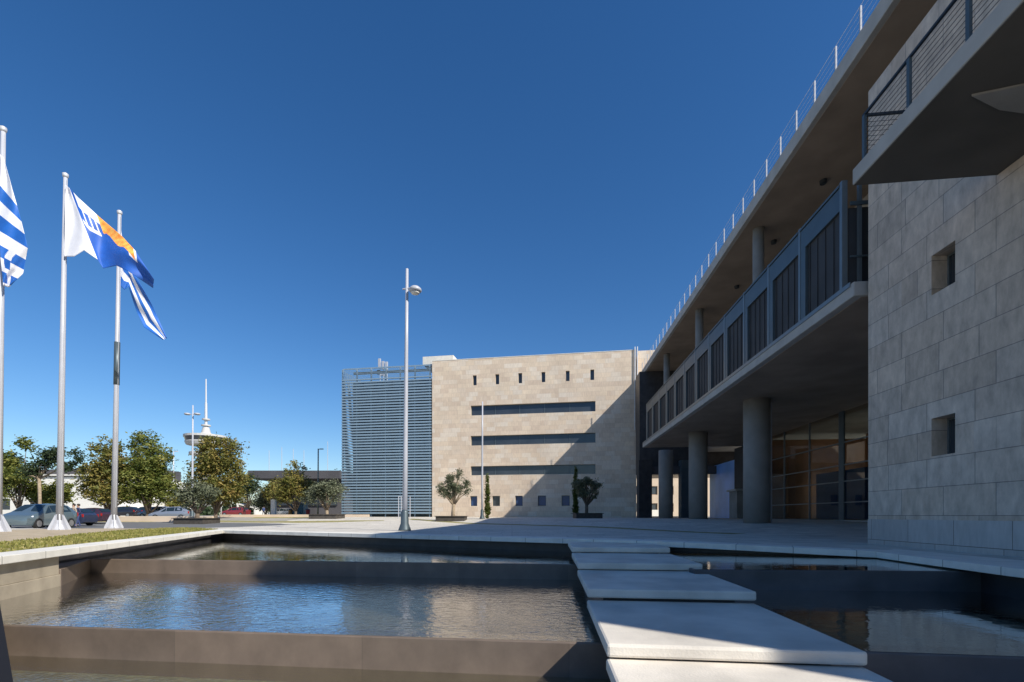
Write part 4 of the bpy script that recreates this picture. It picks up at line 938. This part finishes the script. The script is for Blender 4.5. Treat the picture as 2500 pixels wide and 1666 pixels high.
x_, y_ = at(731, 86); kb_ = empty('kiosk', (x_, y_, .5), 'teal kiosk box behind the small round tree', 'kiosk')
mb = MB(); mb.box(x_-1.1, x_+1.1, y_-1, y_+1, .5, 2.7); mb.build('body', mat('teal_paint', (.05,.12,.14), .5), kb_, bevel=.03)
mb = MB(); mb.box(x_-1.25, x_+1.25, y_-1.15, y_+1.15, 2.702, 2.85); mb.build('roof', M['steel'], kb_)
for px, lb, col in ((752, 'red bin beside the teal kiosk', (.4,.03,.03)), (709, 'orange bin left of the teal kiosk', (.5,.22,.05))):
    x_, y_ = at(px, 85); e = empty('litter_bin', (x_, y_, zg(x_, y_)), lb, 'bin'); mb = MB(); mb.lathe([(.30, 0), (.36, 1.1)], (x_, y_, zg(x_, y_)), 16); mb.build('body', mat('bin_paint', col, .5), e)
    mb = MB(); mb.lathe([(.38, 1.102), (.36, 1.2), (.1, 1.3)], (x_, y_, zg(x_, y_)), 16); mb.build('lid', M['dark_metal'], e)
mb = MB()
for a, b in (((-62, 50.5), (-31, 50.0)), ): mb.prism([a, b, (b[0], b[1]+.3), (a[0], a[1]+.3)], lambda x, y: zg(x, y)-.2, lambda x, y: zg(x, y)+.55)
tag(mb.build('low_wall', M['cream'], bevel=.02), 'long low pale wall along the road behind the flagpoles', 'wall')
mb = MB(); mb.prism([(-40, 66), (-20, 67.5), (-20, 67.9), (-40, 66.4)], .1, lambda x, y: zg(x, y)+.35); tag(mb.build('low_wall', M['cream'], bevel=.02), 'low pale kerb wall before the red car and the louvred tower', 'wall')
wp = MB(); x_, y_ = at(668, 80); wp.box(x_-.35, x_+.35, y_-.3, y_+.3, .4, 3.4); tag(wp.build('white_pylon', M['white_wall'], loc=(x_, y_, .4), bevel=.04), 'short white pylon right of the grey shrubby tree', 'pylon')
# distant radio tower
tx, ty = at(503, 300); s = 300/F
tw = empty('radio_tower', (tx, ty, 0), 'distant white round radio tower with a tall spire behind the autumn tree', 'tower')
h_ = lambda py: hz(py, 300)
mb = MB(); mb.tube([(tx, ty, 0), (tx, ty, h_(1066))], [5, 3.4], 24); mb.build('shaft', M['tower'], tw, smooth=True)
mb = MB(); mb.lathe([(6, h_(1115)), (9, h_(1112)), (9, h_(1106)), (6, h_(1104))], (tx, ty, 0), 32); mb.build('gallery', M['tower'], tw)
mb = MB(); mb.lathe([(5, h_(1092)), (10.5, h_(1088)), (11.2, h_(1082)), (11.2, h_(1080))], (tx, ty, 0), 36); mb.build('gallery', M['tower'], tw)
mb = MB(); mb.lathe([(10.9, h_(1080)), (11.6, h_(1070))], (tx, ty, 0), 36); mb.build('glazed_ring', M['winglass'], tw)
mb = MB(); mb.lathe([(11.9, h_(1070)), (11.9, h_(1065)), (4.2, h_(1062)), (2.6, h_(1057)), (1.8, h_(1044))], (tx, ty, 0), 36); mb.build('roof', M['tower'], tw)
mb = MB()
for py, r_ in ((1041, 2.6), (1026, 2.2)): mb.lathe([(r_, h_(py)), (r_, h_(py-3))], (tx, ty, 0), 20)
mb.build('platform', M['tower'], tw)
mb = MB(); mb.tube([(tx, ty, h_(1046)), (tx, ty, h_(985)), (tx, ty, h_(984)), (tx, ty, h_(926))], [.9, .7, .5, .35], 10); mb.build('spire', M['galv'], tw)
for px, py, lb in ((657, 1100, 'leftmost'), (688, 1092, 'second from the left'), (716, 1096, 'third from the left'), (742, 1100, 'fourth from the left'), (800, 1078, 'rightmost and tallest')):
    x_, y_ = at(px, 170); mb = MB(); mb.tube([(x_, y_, 0), (x_, y_, hz(py, 170))], [.14, .08], 8)
    tag(mb.build('distant_mast', M['white_metal'], loc=(x_, y_, 0)), 'thin pale mast above the dark hall, '+lb+' of the masts', 'mast', 'thin masts on the skyline')
# distant tree belt that reads as one mass
R = random.Random(77); mb = MB(); mb.keep = True
for i in range(420):
    x = R.uniform(-330, 60); y = 190+R.uniform(0, 25); hgt = R.uniform(3, 7.5)
    if x > -20: continue
    for _ in range(22):
        p = Vector((x+R.gauss(0, 2.2), y+R.gauss(0, 1.5), .5+hgt*R.random())); a = Vector((R.gauss(0,1), R.gauss(0,1), R.gauss(0,1))).normalized()*R.uniform(.5, 1.0); b = a.cross(Vector((R.gauss(0,1), R.gauss(0,1), R.gauss(0,1)))).normalized()*.6
        mb.poly([p-a, p-b, p+a, p+b])
tag(mb.build('distant_wood', LM['pine']), 'belt of distant dark trees along the horizon', 'wood', kind='stuff')
